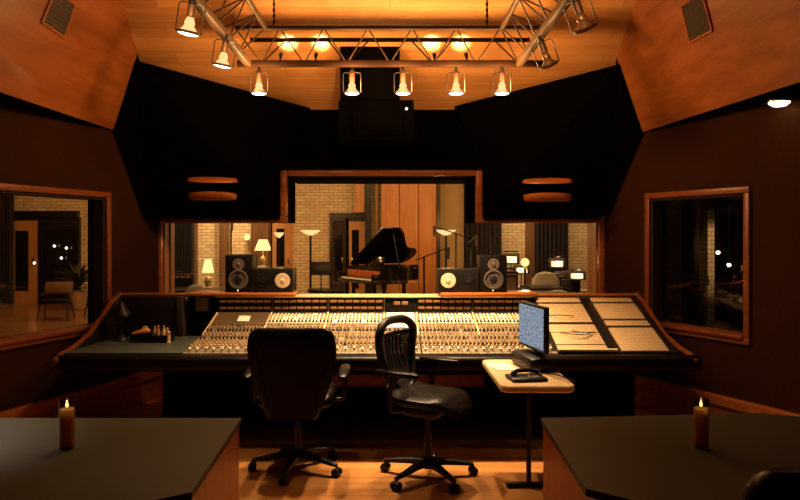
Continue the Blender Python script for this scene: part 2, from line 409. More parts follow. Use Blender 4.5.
# baseboard rails
m = MB(); WL.box(m, 0, WL.len - .02, 0.0, 0.22, 0, 0.03); WL.box(m, 0, WL.len - .02, 0.22, 0.30, 0, 0.06, 0.008)
b_ = struct('baseboard_left', m, M_trim)
m = MB(); WR.box(m, 0, WR.len - .02, 0.0, 0.22, 0, 0.03); WR.box(m, 0, WR.len - .02, 0.22, 0.30, 0, 0.06, 0.008)
struct('baseboard_right', m, M_trim)
# back wall behind the camera
struct('wall_back', MB().bx(wl(RY) - .3, wr(RY) + .3, RY - .2, RY, 0, 5.2), M_wall)

# front wall: stepped opening
WX0, WX1 = X(163, FW), X(598, FW); CX0, CX1 = X(287.5, FW), X(475.5, FW)
ZS, ZC, ZB = 1.722, 2.185, 0.98
m = MB()
xl, xr = wl(FW) - .25, wr(FW) + .25
m.bx(xl, WX0, FW, FW + .3, 0, 3.6); m.bx(WX1, xr, FW, FW + .3, 0, 3.6)
m.bx(WX0, WX1, FW, FW + .3, 0, ZB)
m.bx(WX0, CX0, FW, FW + .3, ZS, 3.6); m.bx(CX1, WX1, FW, FW + .3, ZS, 3.6)
m.bx(CX0, CX1, FW, FW + .3, ZC, 3.6)
struct('wall_front', m, M_wall)
pane = MB().bx(WX0, WX1, FW + .14, FW + .152, ZB, ZS).bx(CX0, CX1, FW + .14, FW + .152, ZS, ZC)
win = struct('window_1', pane, M_glass)
t = 0.062
f = MB()
f.bx(WX0 - t, WX0, FW - .05, FW + .02, ZB, ZS + t, 0.008); f.bx(WX1, WX1 + t, FW - .05, FW + .02, ZB, ZS + t, 0.008)
f.bx(WX0, CX0, FW - .06, FW + .02, ZS, ZS + t, 0.008); f.bx(CX1, WX1, FW - .06, FW + .02, ZS, ZS + t, 0.008)
f.bx(CX0 - t, CX0, FW - .06, FW + .02, ZS + t, ZC + t, 0.008); f.bx(CX1, CX1 + t, FW - .06, FW + .02, ZS + t, ZC + t, 0.008)
f.bx(CX0, CX1, FW - .06, FW + .02, ZC, ZC + t, 0.008)
f.build('window_frame', M_trim, win)
MB().bx(WX0 - t, WX1 + t, FW - .06, FW + .34, ZB - .04, ZB, 0.006).build('window_sill', M_trim, win)
r_ = MB()
r_.bx(CX0, CX0 + .03, FW + .16, FW + .35, ZS, ZC); r_.bx(CX1 - .066, CX1, FW + .16, FW + .35, ZS, ZC)
r_.bx(CX0, CX1, FW + .16, FW + .75, ZC - .022, ZC + .1)
r_.build('window_reveal', M_black, win)
MB().bx(WX0, WX0 + .012, FW + .021, FW + .33, ZB, ZS).build('window_jamb', M_oak, win)
MB().bx(WX1 - .012, WX1, FW + .021, FW + .33, ZB, ZS).build('window_jamb', M_oak, win)
for px in (171, 272, 478, 491):
    x = X(px, FW + .2)
    MB().bx(x - .007, x + .007, FW + .155, FW + .19, ZB, ZS).build('mullion', M_truss if px < 480 else M_grey, win)

# ------------------------------------------------------------------ ceiling
def ceil_z(y): return 2.885 + 0.575 * (6.6 - y)
P2L = P(135, 60, 6.043); P2R = P(620, 64, 6.085)
L1 = P(113, 130, 6.12); L0 = Vector((-2.62, 4.59, 2.56))
R1 = P(643, 132, 6.27); R0 = Vector((2.76, 4.60, 2.63))
def plane_from(a, b, c):
    n = (b - a).cross(c - a).normalized(); return n, n.dot(a)
def crease_x(pl, y):
    n, d = pl; z = ceil_z(y); return (d - n.y * y - n.z * z) / n.x
PLL = plane_from(P2L, L1, L0); PLR = plane_from(P2R, R1, R0)
YE = 2.6
cl = [Vector((crease_x(PLL, y), y, ceil_z(y))) for y in (P2L.y, YE)]
cr = [Vector((crease_x(PLR, y), y, ceil_z(y))) for y in (P2R.y, YE)]
print('CREASE', cl, cr)
zf = ceil_z(6.75)
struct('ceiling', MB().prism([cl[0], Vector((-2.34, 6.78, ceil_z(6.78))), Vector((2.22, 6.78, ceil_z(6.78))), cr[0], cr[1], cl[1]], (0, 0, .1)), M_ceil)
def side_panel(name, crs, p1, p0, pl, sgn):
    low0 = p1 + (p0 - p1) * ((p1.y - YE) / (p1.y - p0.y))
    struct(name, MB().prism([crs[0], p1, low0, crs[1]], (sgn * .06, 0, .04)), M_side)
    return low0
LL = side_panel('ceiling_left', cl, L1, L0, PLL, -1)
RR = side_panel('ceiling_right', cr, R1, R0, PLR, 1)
# flat ceiling above and behind the camera
struct('ceiling_back', MB().bx(-5.6, 6.6, RY - .2, YE, ceil_z(YE), ceil_z(YE) + .1), M_side)
# dropped side soffits (dark underside)
def dropped(name, e1, e0, wf, sgn):
    zz = 2.55 if sgn < 0 else 2.60
    pts = [(e1.x, e1.y, e1.z), (e0.x, e0.y, e0.z)]
    lo = e1 + (e0 - e1) * ((e1.y - RY) / (e1.y - e0.y))
    ptsb = [(e1.x, e1.y, e1.z), (lo.x, RY, lo.z), (wf(RY) + sgn * .05, RY, lo.z), (wf(e1.y) + sgn * .05, e1.y, e1.z)]
    struct(name, MB().prism(ptsb, (0, 0, .12)), M_black)
dropped('trim_1', L1, L0, wl, -1); dropped('trim_2', R1, R0, wr, 1)
# black cloth soffits left and right of the window, and the middle panel
def soffit(name, pts):
    a = [Vector(p) for p in pts]; b = [Vector((p.x, FW - .002, p.z)) for p in a]
    m = MB(); va = [m.bm.verts.new(p) for p in a]; vb = [m.bm.verts.new(p) for p in b]; n = len(a)
    for k in range(n): m.bm.faces.new((va[k], va[(k + 1) % n], vb[(k + 1) % n], vb[k]))
    for vv in (va, vb):
        for t3 in ((2, 3, 4), (2, 4, 5), (2, 5, 0), (2, 0, 1)): m.bm.faces.new([vv[q] for q in t3])
    struct(name, m, M_black)
soffit('wall_front_soffit_left', [P(145, 218, 6.52), L1 + Vector((.01, 0, 0)), P2L, P(310, 108, 6.6), Vector((CX0 - t - .004, 6.69, ZC + t + .004)), Vector((CX0 - t - .004, 6.69, ZS + .028))])
soffit('wall_front_soffit_right', [P(602, 218.5, 6.66), R1 - Vector((.01, 0, 0)), P2R, P(455, 106, 6.6), Vector((CX1 + t + .004, 6.69, ZC + t + .004)), Vector((CX1 + t + .004, 6.69, ZS + .028))])
struct('wall_front_center', MB().bx(CX0 - t, CX1 + t, 6.70, FW - .002, ZC + t + .003, 2.83), M_black)

# equipment housing in the middle of the soffit
h = thing('equipment_housing', 'black equipment housing hanging from the ceiling above the middle window', 'housing', (-0.125, 6.3, 2.43))
MB().bx(-.33, .335, -.28, .36, 0, .36, .012).build('box', M_black, h)
MB().prism([(-.31, -.33, .36), (-.31, .3, .36), (-.31, .3, ceil_z(6.6) - 2.432), (-.31, -.33, ceil_z(5.97) - 2.432)], (.52, 0, 0)).build('duct', M_black, h)
MB().bx(-.20, .24, -.30, -.28, .05, .24, .006).build('front_panel', M_black, h)
MB().sphere((.27, -.285, .28), .012, 10).build('indicator_light', M_led, h)

# ------------------------------------------------------------------ rooms beyond the glass
BW = 16.0
def bx_(px): return X(px, BW)
struct('wall_far', MB().bx(-13, 8.5, BW, BW + .3, 0, 4.1), M_brick)
struct('ceiling_live_room', MB().prism([(-13, 16.4, 4.1), (8.5, 16.4, 4.1), (8.5, 7.15, 4.1), (-13, 7.15, 4.1)], (0, 0, .1)), M_darkwall)
pf = WallFrame((2.36, 7.12), (5.36, 16.0), (-1, 0))
m = MB(); pf.box(m, 0, pf.len, 0, 4.1, -.15, 0); struct('wall_partition', m, M_darkwall)
struct('wall_far_left', MB().bx(-13.2, -13, 3, 16.4, 0, 4.1), M_darkwall)
struct('wall_far_right', MB().bx(8.5, 8.7, 5, 16.4, 0, 4.1), M_darkwall)

# far doors
def far_door(num, px0, px1, ztop, panel_mat, glass_px, gz, frame=True):
    x0, x1 = bx_(px0), bx_(px1); y = BW - .06
    d = struct('door_%d' % num, MB().bx(x0, x1, y, BW - .002, 0, ztop), panel_mat)
    if glass_px:
        MB().bx(bx_(glass_px[0]), bx_(glass_px[1]), y - .012, y - .001, gz[0], gz[1]).build('door_glass', M_gloss, d)
    if frame:
        MB().bx(x0 - .06, x0, y - .04, BW - .002, 0, ztop + .06).bx(x1, x1 + .06, y - .04, BW - .002, 0, ztop + .06).bx(x0, x1, y - .04, BW - .002, ztop, ztop + .06).build('door_frame', M_blackwood, d)
    MB().box((x1 - .09 if num != 2 else x0 + .09, y - .05, 1.0), (.03, .06, .14), .01).build('door_handle', M_chrome, d)
    return d
far_door(1, 332.5, 346.5, 1.93, M_darkwall, (335, 343), (.5, 1.62))
far_door(2, 348.5, 365, 1.93, M_oak, (352, 359), (.35, 1.72))
far_door(3, 272, 293, 2.05, M_oak, (277, 285), (.45, 1.75), False)
far_door(4, 14, 40, 1.95, M_oak, (17, 30), (.3, 1.7))
# dark header beams over the doors
struct('trim_3', MB().bx(bx_(330), bx_(371), BW - .16, BW - .002, 1.99, 2.11), M_blackwood)
struct('trim_4', MB().bx(bx_(10), bx_(80), BW - .16, BW - .002, 2.02, 2.16), M_blackwood)
# lounge window beside the orange door
x0, x1 = bx_(43.5), bx_(79)
wn = struct('window_4', MB().bx(x0, x1, BW - .05, BW - .03, .25, 1.72), M_gloss)
MB().bx(x0 - .05, x0, BW - .1, BW - .002, 0, 2.0).bx(x1, x1 + .05, BW - .1, BW - .002, 0, 2.0).bx(x0, x1, BW - .1, BW - .002, 1.72, 2.0).bx(x0, x1, BW - .1, BW - .002, 0, .25).build('window_frame', M_blackwood, wn)
# posts, panels, drapes
struct('trim_5', MB().bx(bx_(355), bx_(365), BW - .3, BW - .17, 2.12, 4.1), M_oak)
wg = thing('wall_lamp', 'round glowing wall lamp on the brick above the left upright speaker', 'lamp', P(247, 237, BW - .14))  # glowing ball added where the brick shows a reflection
MB().sphere((0, 0, 0), .075, 16).build('globe', M_shade, wg)
MB().cyl((0, .05, 0), (0, .138, 0), .04).build('bracket', M_blackmetal, wg)
struct('trim_6', MB().bx(bx_(366), bx_(372), BW - .4, BW - .2, 0, 4.1), M_blackwood)
struct('trim_7', MB().bx(bx_(375.5), bx_(378), BW - .2, BW - .002, 0, 4.1), M_oak)
for i, (a, b2) in enumerate(((381.5, 399), (399.5, 417.5), (418, 435))):
    tag(MB().bx(bx_(a), bx_(b2), BW - .5, BW - .42, 0, 3.6, .01).build('wood_panel', M_panel),
        ['tall orange wood acoustic panel behind the piano, left of three', 'tall orange wood acoustic panel behind the piano, middle of three', 'tall orange wood acoustic panel behind the piano, right of three'][i], 'panel', 'wood panels behind the piano')
struct('trim_8', MB().bx(bx_(435.3), bx_(438.5), BW - .55, BW - .3, 0, 4.1), M_blackwood)
struct('wall_far_plaster', MB().bx(bx_(438.6), bx_(478), BW - .12, BW - .002, 0, 4.1), M_plaster)
struct('trim_9', MB().bx(bx_(222.5), bx_(229.5), BW - .3, BW - .002, 0, 4.1), M_brown)
struct('trim_10', MB().bx(bx_(252.5), bx_(270), BW - .2, BW - .002, 0, 4.1), M_brown)
struct('trim_11', MB().bx(bx_(163), bx_(172), BW - .2, BW - .002, 0, 4.1), M_oak)
struct('trim_12', MB().bx(bx_(193), bx_(198), BW - .2, BW - .002, 0, 4.1), M_brown)
struct('trim_13', MB().bx(bx_(525), bx_(534), BW - .2, BW - .002, 0, 4.1), M_brown)
def drape(label, px0, px1, y=BW - .35, top=3.9):
    x0, x1 = X(px0, y), X(px1, y); n = 40; rings = []
    for z in (0.03, top):
        fr = [Vector((x0 + (x1 - x0) * k / n, y + .05 * math.sin(k * 1.3) , z)) for k in range(n + 1)]
        bk = [p + Vector((0, .03, 0)) for p in fr[::-1]]
        rings.append(fr + bk)
    tag(MB().ring_loft(rings).build('drape', M_curtain), label, 'curtain')
drape('dark drape at the left end of the far brick wall', 173, 193)
drape('wide dark drape between the two right-hand stretches of brick wall', 535, 569)
drape('dark drape between the cream wall and the brick, right of the piano', 464, 502)
drape('dark drape at the far left edge of the lounge window', -14, 12)

# ------------------------------------------------------------------ truss
tr = thing('lighting_truss', 'bronze U-shaped lattice lighting truss hung under the wooden ceiling', 'truss', (0, 5.35, 3.22))
def tl(p): return Vector(p) - Vector((0, 5.35, 3.22))
XL, XR = -1.21, 1.21
def chord(a, b, r, m): MB().cyl(tl(a), tl(b), r, seg=10).build('chord', m, tr)
# front span: two upper chords and the bottom track
chord((XL, 5.35, 3.22), (XR, 5.35, 3.22), .018, M_trussdark)
chord((XL + .05, 5.68, 3.22), (XR - .05, 5.68, 3.22), .018, M_trussdark)
m = MB().box(tl((0.02, TR_D, TR_Z)), (2.50, .045, .05), .006); m.build('track', M_trussdark, tr)
AY = 2.9
for sx in (-1, 1):
    xm_ = -1.14 if sx < 0 else 1.04; xo, xi = xm_ + sx * .165, xm_ - sx * .165
    chord((xo, 5.35 if 0 else 5.45, 3.22), (xo, AY, 3.22), .018, M_truss)
    chord((xi, 5.35, 3.22), (xi, AY, 3.22), .020, M_truss)
    MB().box(tl((xm_, (TR_D + AY) / 2, TR_Z)), (.055, TR_D - AY, .055), .008).build('track', M_truss, tr)
    n = 7
    for k in range(n):
        ya = 5.35 - (5.35 - AY) * k / n; yb2 = 5.35 - (5.35 - AY) * (k + .5) / n; yc = 5.35 - (5.35 - AY) * (k + 1) / n
        for x_ in (xo, xi):
            MB().cyl(tl((x_, ya, 3.22)), tl((xm_, yb2, TR_Z)), .006, seg=6).build('brace', M_truss, tr)
            MB().cyl(tl((xm_, yb2, TR_Z)), tl((x_, yc, 3.22)), .006, seg=6).build('brace', M_truss, tr)
        if k < 4: MB().cyl(tl((xo, ya, 3.22)), tl((xi, yc, 3.22)), .006, seg=6).build('brace', M_truss, tr)
n = 7
for k in range(n):
    xa = XL + (XR - XL) * k / n; xb = XL + (XR - XL) * (k + .5) / n; xc = XL + (XR - XL) * (k + 1) / n
    for y_ in (5.35, 5.68):
        if y_ > 5.5 and k % 2: continue
        MB().cyl(tl((xa, y_, 3.22)), tl((xb, TR_D, TR_Z)), .006, seg=6).build('brace', M_trussdark, tr)
        MB().cyl(tl((xb, TR_D, TR_Z)), tl((xc, y_, 3.22)), .006, seg=6).build('brace', M_trussdark, tr)
for px in (274, 487):
    x = X(px, 5.35)
    m = MB().cyl(tl((x, 5.35, 3.22)), tl((x, 5.35, ceil_z(5.35))), .006, seg=6)
    for k in range(5): m.sphere(tl((x, 5.35, 3.27 + k * .045)), .012, 8, (1, 1, 1.6))
    m.build('hanger_chain', M_blackmetal, tr)

# spotlights on the truss
def make_lamp(lit, label, loc, rot):
    o = thing('truss_spotlight', label, 'spotlight', loc, 0, 'spotlights on the truss', rot)
    MB().cyl((0, 0, 0), (0, 0, -.035), .012).cyl((0, 0, -.03), (0, 0, -.045), .022).build('mount', M_blackmetal, o)
    MB().lathe([(.018, -.045), (.024, -.05), (.024, -.115), (.02, -.12)]).build('socket', M_trussdark, o)
    MB().lathe([(.017, -.12), (.024, -.135), (.030, -.152), (.026, -.165), (.030, -.172), (.055, -.205)]).build('bulb', M_neck if lit else M_dimface, o)
    MB().lathe([(.057, -.203), (.060, -.21), (.05, -.217), (.02, -.222)]).build('face', M_face if lit else M_dimface, o)
    MB().lathe([(.058, -.196), (.066, -.2), (.066, -.212), (.060, -.212)]).build('rim', M_trussdark, o)
    MB().tube([(-.07, 0, -.205), (-.072, 0, -.06), (-.06, 0, -.045), (0, 0, -.042), (.06, 0, -.045), (.072, 0, -.06), (.07, 0, -.205)], .004, 6).build('yoke', M_blackmetal, o)
    return o
LBL = ['leftmost spotlight under the front span of the truss', 'second spotlight from the left under the front truss, above the black housing',
       'middle spotlight of five under the front truss span', 'fourth spotlight from the left under the front truss span',
       'rightmost spotlight under the front span of the truss', 'tilted lit spotlight at the corner of the left truss arm',
       'tilted lit spotlight higher up the left truss arm', 'dark spotlight turned away at the corner of the right truss arm',
       'dark spotlight turned away higher up the right truss arm']
lamp0 = None; lamp1 = None
for i, (lx, ly) in enumerate(LAMPS):
    rot = (0, 0, 0) if i < 5 else ((R(10), R(10), R(10)) if i < 7 else (R(18), R(-20), R(-15)))
    loc = (lx, ly, TR_Z - (.028 if i < 5 else .042))
    if i < 7:
        if lamp0 is None: lamp0 = make_lamp(True, LBL[i], loc, rot)
        else: copy_tree(lamp0, LBL[i], None, loc, rot=rot)
    else:
        if lamp1 is None: lamp1 = make_lamp(False, LBL[i], loc, rot)
        else: copy_tree(lamp1, LBL[i], None, loc, rot=rot)
# small lamps added on the front track to make bright ceiling patches
up = None
for i, x in enumerate(ADDED_UPLIGHTS):
    lab = ['small uplight on the truss, leftmost of four', 'small uplight on the truss, second of four from the left',
           'small uplight on the truss, third of four from the left', 'small uplight on the truss, rightmost of four'][i]
    if up is None:
        up = thing('uplight', lab, 'spotlight', (x, 5.51, 3.008), 0, 'uplights on the truss')
        MB().cyl((0, .012, .035), (0, .045, .060), .014, .017, 12).build('can', M_trussdark, up)
        MB().cyl((0, 0, .0), (0, .015, .04), .008).build('clamp', M_trussdark, up)
    else: copy_tree(up, lab, None, (x, 5.51, 3.008))

# ceiling vents on the side panels
def on_plane(pl, px, py):
    n, d = pl; dr = Vector(((px - CX) / F, 1, (CY - py) / F)); o = Vector((0, 0, CAMZ))
    t_ = (d - n.dot(o)) / n.dot(dr); return o + dr * t_
def vent(pl, q, label):
    pts = [on_plane(pl, *p) for p in q]; n = pl[0].copy()
    c = sum(pts, Vector()) / 4
    if n.dot(Vector((0, 0, CAMZ)) - c) < 0: n = -n
    o = thing('ceiling_vent', label, 'vent', c)
    loc = [p - c for p in pts]
    MB().prism([p * 1.0 for p in loc], n * .006).build('grille', M_vent, o)
    f = MB()
    for k in range(4):
        a, b2 = loc[k], loc[(k + 1) % 4]; f.cyl(a + n * .008, b2 + n * .008, .010, seg=6)
    f.build('frame', M_trim, o)
    for k in range(1, 9):
        a = loc[0].lerp(loc[3], k / 9); b2 = loc[1].lerp(loc[2], k / 9)
        MB().cyl(a + n * .007, b2 + n * .007, .005, seg=6).build('slat', M_vent, o)
vent(PLL, [(41, 22), (63, 37), (74, 4), (54, -10)], 'grey rectangular vent grille in the left sloping wood panel')
vent(PLR, [(682, 5), (691, 42), (713, 30), (703, -8)], 'grey rectangular vent grille in the right sloping wood panel')
# recessed downlight in the right dropped soffit
dl = thing('downlight', 'round lit recessed downlight above the right wall', 'downlight', (2.84, 4.99, 2.578))
MB().lathe([(.078, 0), (.095, -.004), (.095, -.012), (.080, -.014), (.074, -.004)]).build('trim_ring', M_chrome, dl)
MB().lathe([(.073, -.002), (.068, -.018), (.045, -.036), (.012, -.042)]).build('lens', M_face, dl)

# ------------------------------------------------------------------ main monitor horns in the soffits
def horn(label, cx, cy, cz, rz):
    o = thing('monitor_horn', label, 'loudspeaker', (cx, cy, cz), rz, 'wood lipped horns in the black soffits')
    def lip(z0, z1, w0, d0):
        n = 18; rings = []
        for k in range(7):
            t_ = k / 6; zz = z0 + (z1 - z0) * t_
            dd = d0 * (1 - .55 * t_ ** 2); ww = w0 * (1 - .06 * t_)
            fr = [Vector((ww * math.cos(PI - PI * j / n), -dd * math.sin(PI * j / n), zz - (1 - t_) * .022 * math.sin(PI * j / n) * (1 if z0 > 0 else -1) + (t_ * .012 * (1 - math.sin(PI * j / n)) * (-1 if z0 > 0 else 1)))) for j in range(n + 1)]
            rings.append(fr + [Vector((ww, .16, zz)), Vector((-ww, .16, zz))])
        return MB().ring_loft(rings)
    lip(.062, .10, .235, .12).build('upper_lip', M_trim, o)
    lip(-.062, -.115, .225, .12).build('lower_lip', M_trim, o)
    MB().bx(-.20, .20, .02, .20, -.062, .062).build('throat', M_black, o)
    return o
horn('wood lipped speaker horn in the black soffit left of the middle window', X(213, 6.42), 6.40, Z(188, 6.4), R(12))
horn('wood lipped speaker horn in the black soffit right of the middle window', X(547, 6.42), 6.40, Z(189, 6.4), R(-12))

# ------------------------------------------------------------------ mixing console
mc = thing('mixing_console', 'long mixing console with rows of knobs, meter bridge and patch bays under the window', 'mixing console', (0, 5.5, 0))
OC = Vector((0, 5.5, 0))
def cb(name, mb, m, par=mc): 
    bmesh.ops.translate(mb.bm, vec=-OC, verts=mb.bm.verts)
    return mb.build(name, m, par)
SURF = [(5.12, .735), (5.58, .80), (5.97, .945)]
def sz(y):
    for (a, za), (b2, zb) in zip(SURF, SURF[1:]):
        if y <= b2 + 1e-6: return za + (zb - za) * (y - a) / (b2 - a)
    return SURF[-1][1]
BAYS = [-1.505, -1.03, -.54, -.05, .23, .72, 1.22]
def bay_x(x, y): return x * (1 + .035 * (5.97 - y) / .85)
for i in range(6):
    x0, x1 = BAYS[i] + .004, BAYS[i + 1] - .004
    rings = []
    pl = []
    for y, z in SURF: pl.append((y, z))
    m = MB()
    prof = SURF + [(5.97, .80), (5.12, .66)]
    m.ring_loft([[Vector((bay_x(x0, y), y, z)) for y, z in prof], [Vector((bay_x(x1, y), y, z)) for y, z in prof]])
    cb('channel_bay', m, M_chan)
for x in (BAYS[0], BAYS[1], BAYS[2], BAYS[3], BAYS[4], BAYS[5], BAYS[6]):
    m = MB(); 
    a = [Vector((bay_x(x, y), y, z + .012)) for y, z in SURF[1:]]
    m.ring_loft([[p + Vector((dx, 0, dz)) for dx, dz in ((-.006, -.02), (.006, -.02), (.006, 0), (-.006, 0))] for p in a])
    cb('bay_divider', m, M_cream)
# dark plain panel of the first bay with a white note
m = MB(); q = [(5.74, sz(5.74) + .006), (5.965, sz(5.965) + .006)]
m.prism([(bay_x(BAYS[0] + .02, q[0][0]), q[0][0], q[0][1]), (bay_x(BAYS[1] - .02, q[0][0]), q[0][0], q[0][1]), (BAYS[1] - .02, q[1][0], q[1][1]), (BAYS[0] + .02, q[1][0], q[1][1])], (0, 0, .008))
cb('cover_panel', m, wood('cover_wood', (0.10, 0.065, 0.032), (0.065, 0.04, 0.018), 'x', (1, 20), .4))
# script tray / producer panel of the middle bay
m = MB(); m.prism([(-.03, 5.70, sz(5.70) + .008), (.21, 5.70, sz(5.70) + .008), (.21, 5.96, sz(5.96) + .008), (-.03, 5.96, sz(5.96) + .008)], (0, 0, .006))
cb('master_panel', m, M_plate)
for i in (1, 2, 4, 5):
    x0, x1 = BAYS[i] + .012, BAYS[i + 1] - .012; ya, yb_ = 5.79, 5.965
    m = MB(); m.prism([(bay_x(x0, ya), ya, sz(ya) + .001), (bay_x(x1, ya), ya, sz(ya) + .001), (x1, yb_, sz(yb_) + .001), (x0, yb_, sz(yb_) + .001)], (0, 0, .004))
    cb('upper_plate', m, M_plate)
# faders
xs = []
for i in range(6):
    x0, x1 = BAYS[i], BAYS[i + 1]; n = 8 if i != 3 else 4
    for k in range(n): xs.append((i, x0 + (x1 - x0) * (k + .5) / n))
fd = MB().box((0, 0, .012), (.017, .034, .024), .004).build('fader_cap', M_fader, mc); first = True
kn_m = MB().lathe([(.0125, 0), (.0125, .010), (.0095, .012), (.0085, .024), (.005, .025)], seg=10)
kn = kn_m.build('knob', M_knob, mc); kfirst = True; kcount = 0
sl1 = math.atan2(SURF[1][1] - SURF[0][1], SURF[1][0] - SURF[0][0]); sl2 = math.atan2(SURF[2][1] - SURF[1][1], SURF[2][0] - SURF[1][0])
rest = []
for i, x in xs:
    y = 5.20 + random.uniform(-.015, .02)
    o = fd if first else fd.copy()
    if not first: COL.objects.link(o); o.parent = mc
    first = False
    o.location = Vector((bay_x(x, y), y, sz(y))) - OC; o.rotation_euler = (sl1, 0, 0)
rows = [5.275, 5.33, 5.385, 5.44, 5.495, 5.55, 5.61, 5.66, 5.71, 5.76, 5.81, 5.86, 5.91, 5.95]
for r_i, y in enumerate(rows):
    for i, x in xs:
        if i == 0 and y > 5.73: continue
        if i == 3 and y > 5.68: continue
        for dx in (-.0145, .0145):
            if random.random() < .06: continue
            p = Vector((bay_x(x + dx, y), y, sz(y))) - OC; sl = sl1 if y < 5.58 else sl2
            if kcount < 100:
                o = kn if kfirst else kn.copy()
                if not kfirst: COL.objects.link(o); o.parent = mc
                kfirst = False; kcount += 1
                o.location = p; o.rotation_euler = (sl, 0, 0)
            else: rest.append((p, sl, r_i))
for nm_mat, sel in ((M_knob, lambda r: r % 3 != 1), (M_knobd, lambda r: r % 3 == 1)):
    m = MB()
    for p, sl, ri in rest:
        if not sel(ri): continue
        d = Vector((0, -math.sin(sl), math.cos(sl)))
        m.cyl(p, p + d * .011, .0125, .0115, 8); m.cyl(p + d * .011, p + d * .024, .009, .007, 8)
    o = m.build('knob_field', nm_mat, mc); o['kind'] = 'stuff'
# meter bridge
MBX0, MBX1 = -1.53, 1.25
cb('meter_bridge', MB().bx(MBX0, MBX1, 5.985, 6.14, .93, 1.085, .006), M_plastic)
for i in range(6):
    x0, x1 = BAYS[i] + .012, BAYS[i + 1] - .012
    if i == 3:
        for cxm in (.06, .13): cb('meter', MB().box((cxm, 5.980, 1.035), (.055, .014, .03), .004), M_meter)
        continue
    n = 7
    for k in range(n):
        cxm = x0 + (x1 - x0) * (k + .5) / n
        for zz in (1.052, .992):
            cb('meter', MB().box((cxm, 5.980, zz), (.056, .014, .023), .004), M_meter)
    cb('bridge_post', MB().bx(BAYS[i + 1] - .006, BAYS[i + 1] + .006, 5.972, 5.986, .945, 1.08), M_knobd)
# speaker shelf: ledge with two thicker wooden stretches
cb('ledge', MB().bx(-1.53, 1.25, 5.97, 6.22, 1.085, 1.10, .005), M_cream)
cb('speaker_shelf', MB().bx(X(188, 6.0), X(296, 6.0), 5.94, 6.24, 1.098, 1.132, .012), M_trim)
cb('speaker_shelf', MB().bx(X(440, 6.0), X(537, 6.0), 5.94, 6.24, 1.098, 1.132, .012), M_trim)
cb('wing_rail', MB().bx(-2.36, -1.53, 6.02, 6.10, 1.095, 1.12, .008), M_trim)
cb('wing_rail', MB().bx(1.25, 2.16, 6.02, 6.10, 1.09, 1.115, .008), M_trim)
# armrest bolster
rings = []
for x in [-2.47 + 4.77 * k / 40 for k in range(41)]:
    e = 0.0
    dd = min(x + 2.47, 2.30 - x)
    s_ = min(1, .55 + dd * 3) 
    bow = .05 * (1 - (x / 2.4) ** 2)
    rings.append(sring((x, 5.09 - bow * .6, .672), (0, 1, 0), (0, 0, 1), .075 * s_, .062 * (.8 + .2 * s_), 3, 16))
cb('armrest', MB().ring_loft(rings), M_leather)
# underside tray
cb('underframe', MB().bx(-2.40, 2.22, 5.16, 6.12, .61, .70, .01), M_black)
# left wing table top and upright back panel
cb('wing_table', MB().prism([(-2.44, 5.12, .715), (BAYS[0] * 1.035, 5.12, .715), (BAYS[0], 5.97, .715), (-2.36, 5.97, .715)], (0, 0, .025)), M_teal)
cb('wing_back_panel', MB().bx(-2.36, X(177, 6.0), 5.98, 6.03, .74, 1.095, .006), M_darkcone)
cb('wing_post', MB().bx(X(178, 6), X(185, 6), 5.95, 6.03, .74, 1.095, .006), M_darkwall)
cb('wing_rack', MB().bx(X(186, 6), -1.53, 6.04, 6.12, .74, 1.09, .006), M_black)
# right wing: sloping patch bays
y0, z0, y1, z1 = 5.16, .735, 6.02, 1.075
def rp(x, t_, off=0): 
    sl = math.atan2(z1 - z0, y1 - y0)
    return Vector((x, y0 + (y1 - y0) * t_ - off * math.sin(sl), z0 + (z1 - z0) * t_ + off * math.cos(sl)))
m = MB(); m.ring_loft([[Vector((x, y, z)) for y, z in ((y0, z0), (y1, z1), (y1 + .08, z1), (y1 + .08, .66), (y0, .66))] for x in (1.235, 2.17)])
cb('patch_cabinet', m, M_blackwood)
for (xa, xb, segs) in ((1.275, 1.655, ((.02, .10), (.115, .31), (.32, .46), (.50, .86), (.895, .985))),
                       (1.755, 2.11, ((.01, .40), (.44, .53), (.565, .87), (.905, .985)))):
    for (ta, tb) in segs:
        sl = math.atan2(z1 - z0, y1 - y0); ln = math.hypot(y1 - y0, z1 - z0)
        c = rp((xa + xb) / 2, (ta + tb) / 2, .006) - OC
        o = MB().box((0, 0, 0), (xb - xa, (tb - ta) * ln, .014), .003).build('patch_panel', M_patch, mc)
        o.location = c; o.rotation_euler = (sl, 0, 0)
cb('script_ledge', MB().prism([rp(1.27, .0, .012), rp(1.72, .0, .012), rp(1.72, .02, .012), rp(1.27, .02, .012)], (0, 0, .012)), M_cream)
# end cheeks with wooden edge
for sx, xa, xb in ((-1, -2.43, -2.39), (1, 2.175, 2.215)):
    prof = [(5.03, .70), (5.12, .735), (5.30, .76), (5.55, .83), (5.75, .94), (5.95, 1.06), (6.10, 1.115), (6.10, .60), (5.10, .60)]
    def xo(x, y): return x + sx * .05 * (6.1 - y)
    m = MB().ring_loft([[Vector((xo(xa, y), y, z - .012)) for y, z in prof], [Vector((xo(xb, y), y, z - .012)) for y, z in prof]])
    ch = cb('end_cheek', m, M_blackwood)
    m = MB(); top = prof[:7]
    xm = (xa + xb) / 2
    m.ring_loft([[Vector((xo(xm + dx, y), y, z + dz)) for dx, dz in ((-.016, -.012), (.016, -.012), (.013, .008), (-.013, .008))] for y, z in top])
    cb('edge_trim', m, M_trim2)
# pedestals and cross rail
cb('pedestal', MB().bx(-1.90, -.62, 5.72, 6.1, 0, .62, .01), M_black)
cb('pedestal', MB().bx(.80, 2.05, 5.72, 6.1, 0, .62, .01), M_black)
cb('cross_rail', MB().bx(-.62, .80, 5.80, 5.86, .32, .43, .006), M_deskpanel)
cb('knee_panel', MB().bx(-.62, .80, 6.0, 6.04, 0, .62), M_black)

KZ = .97
mc.scale = (1, 1, KZ)      # console height above the floor
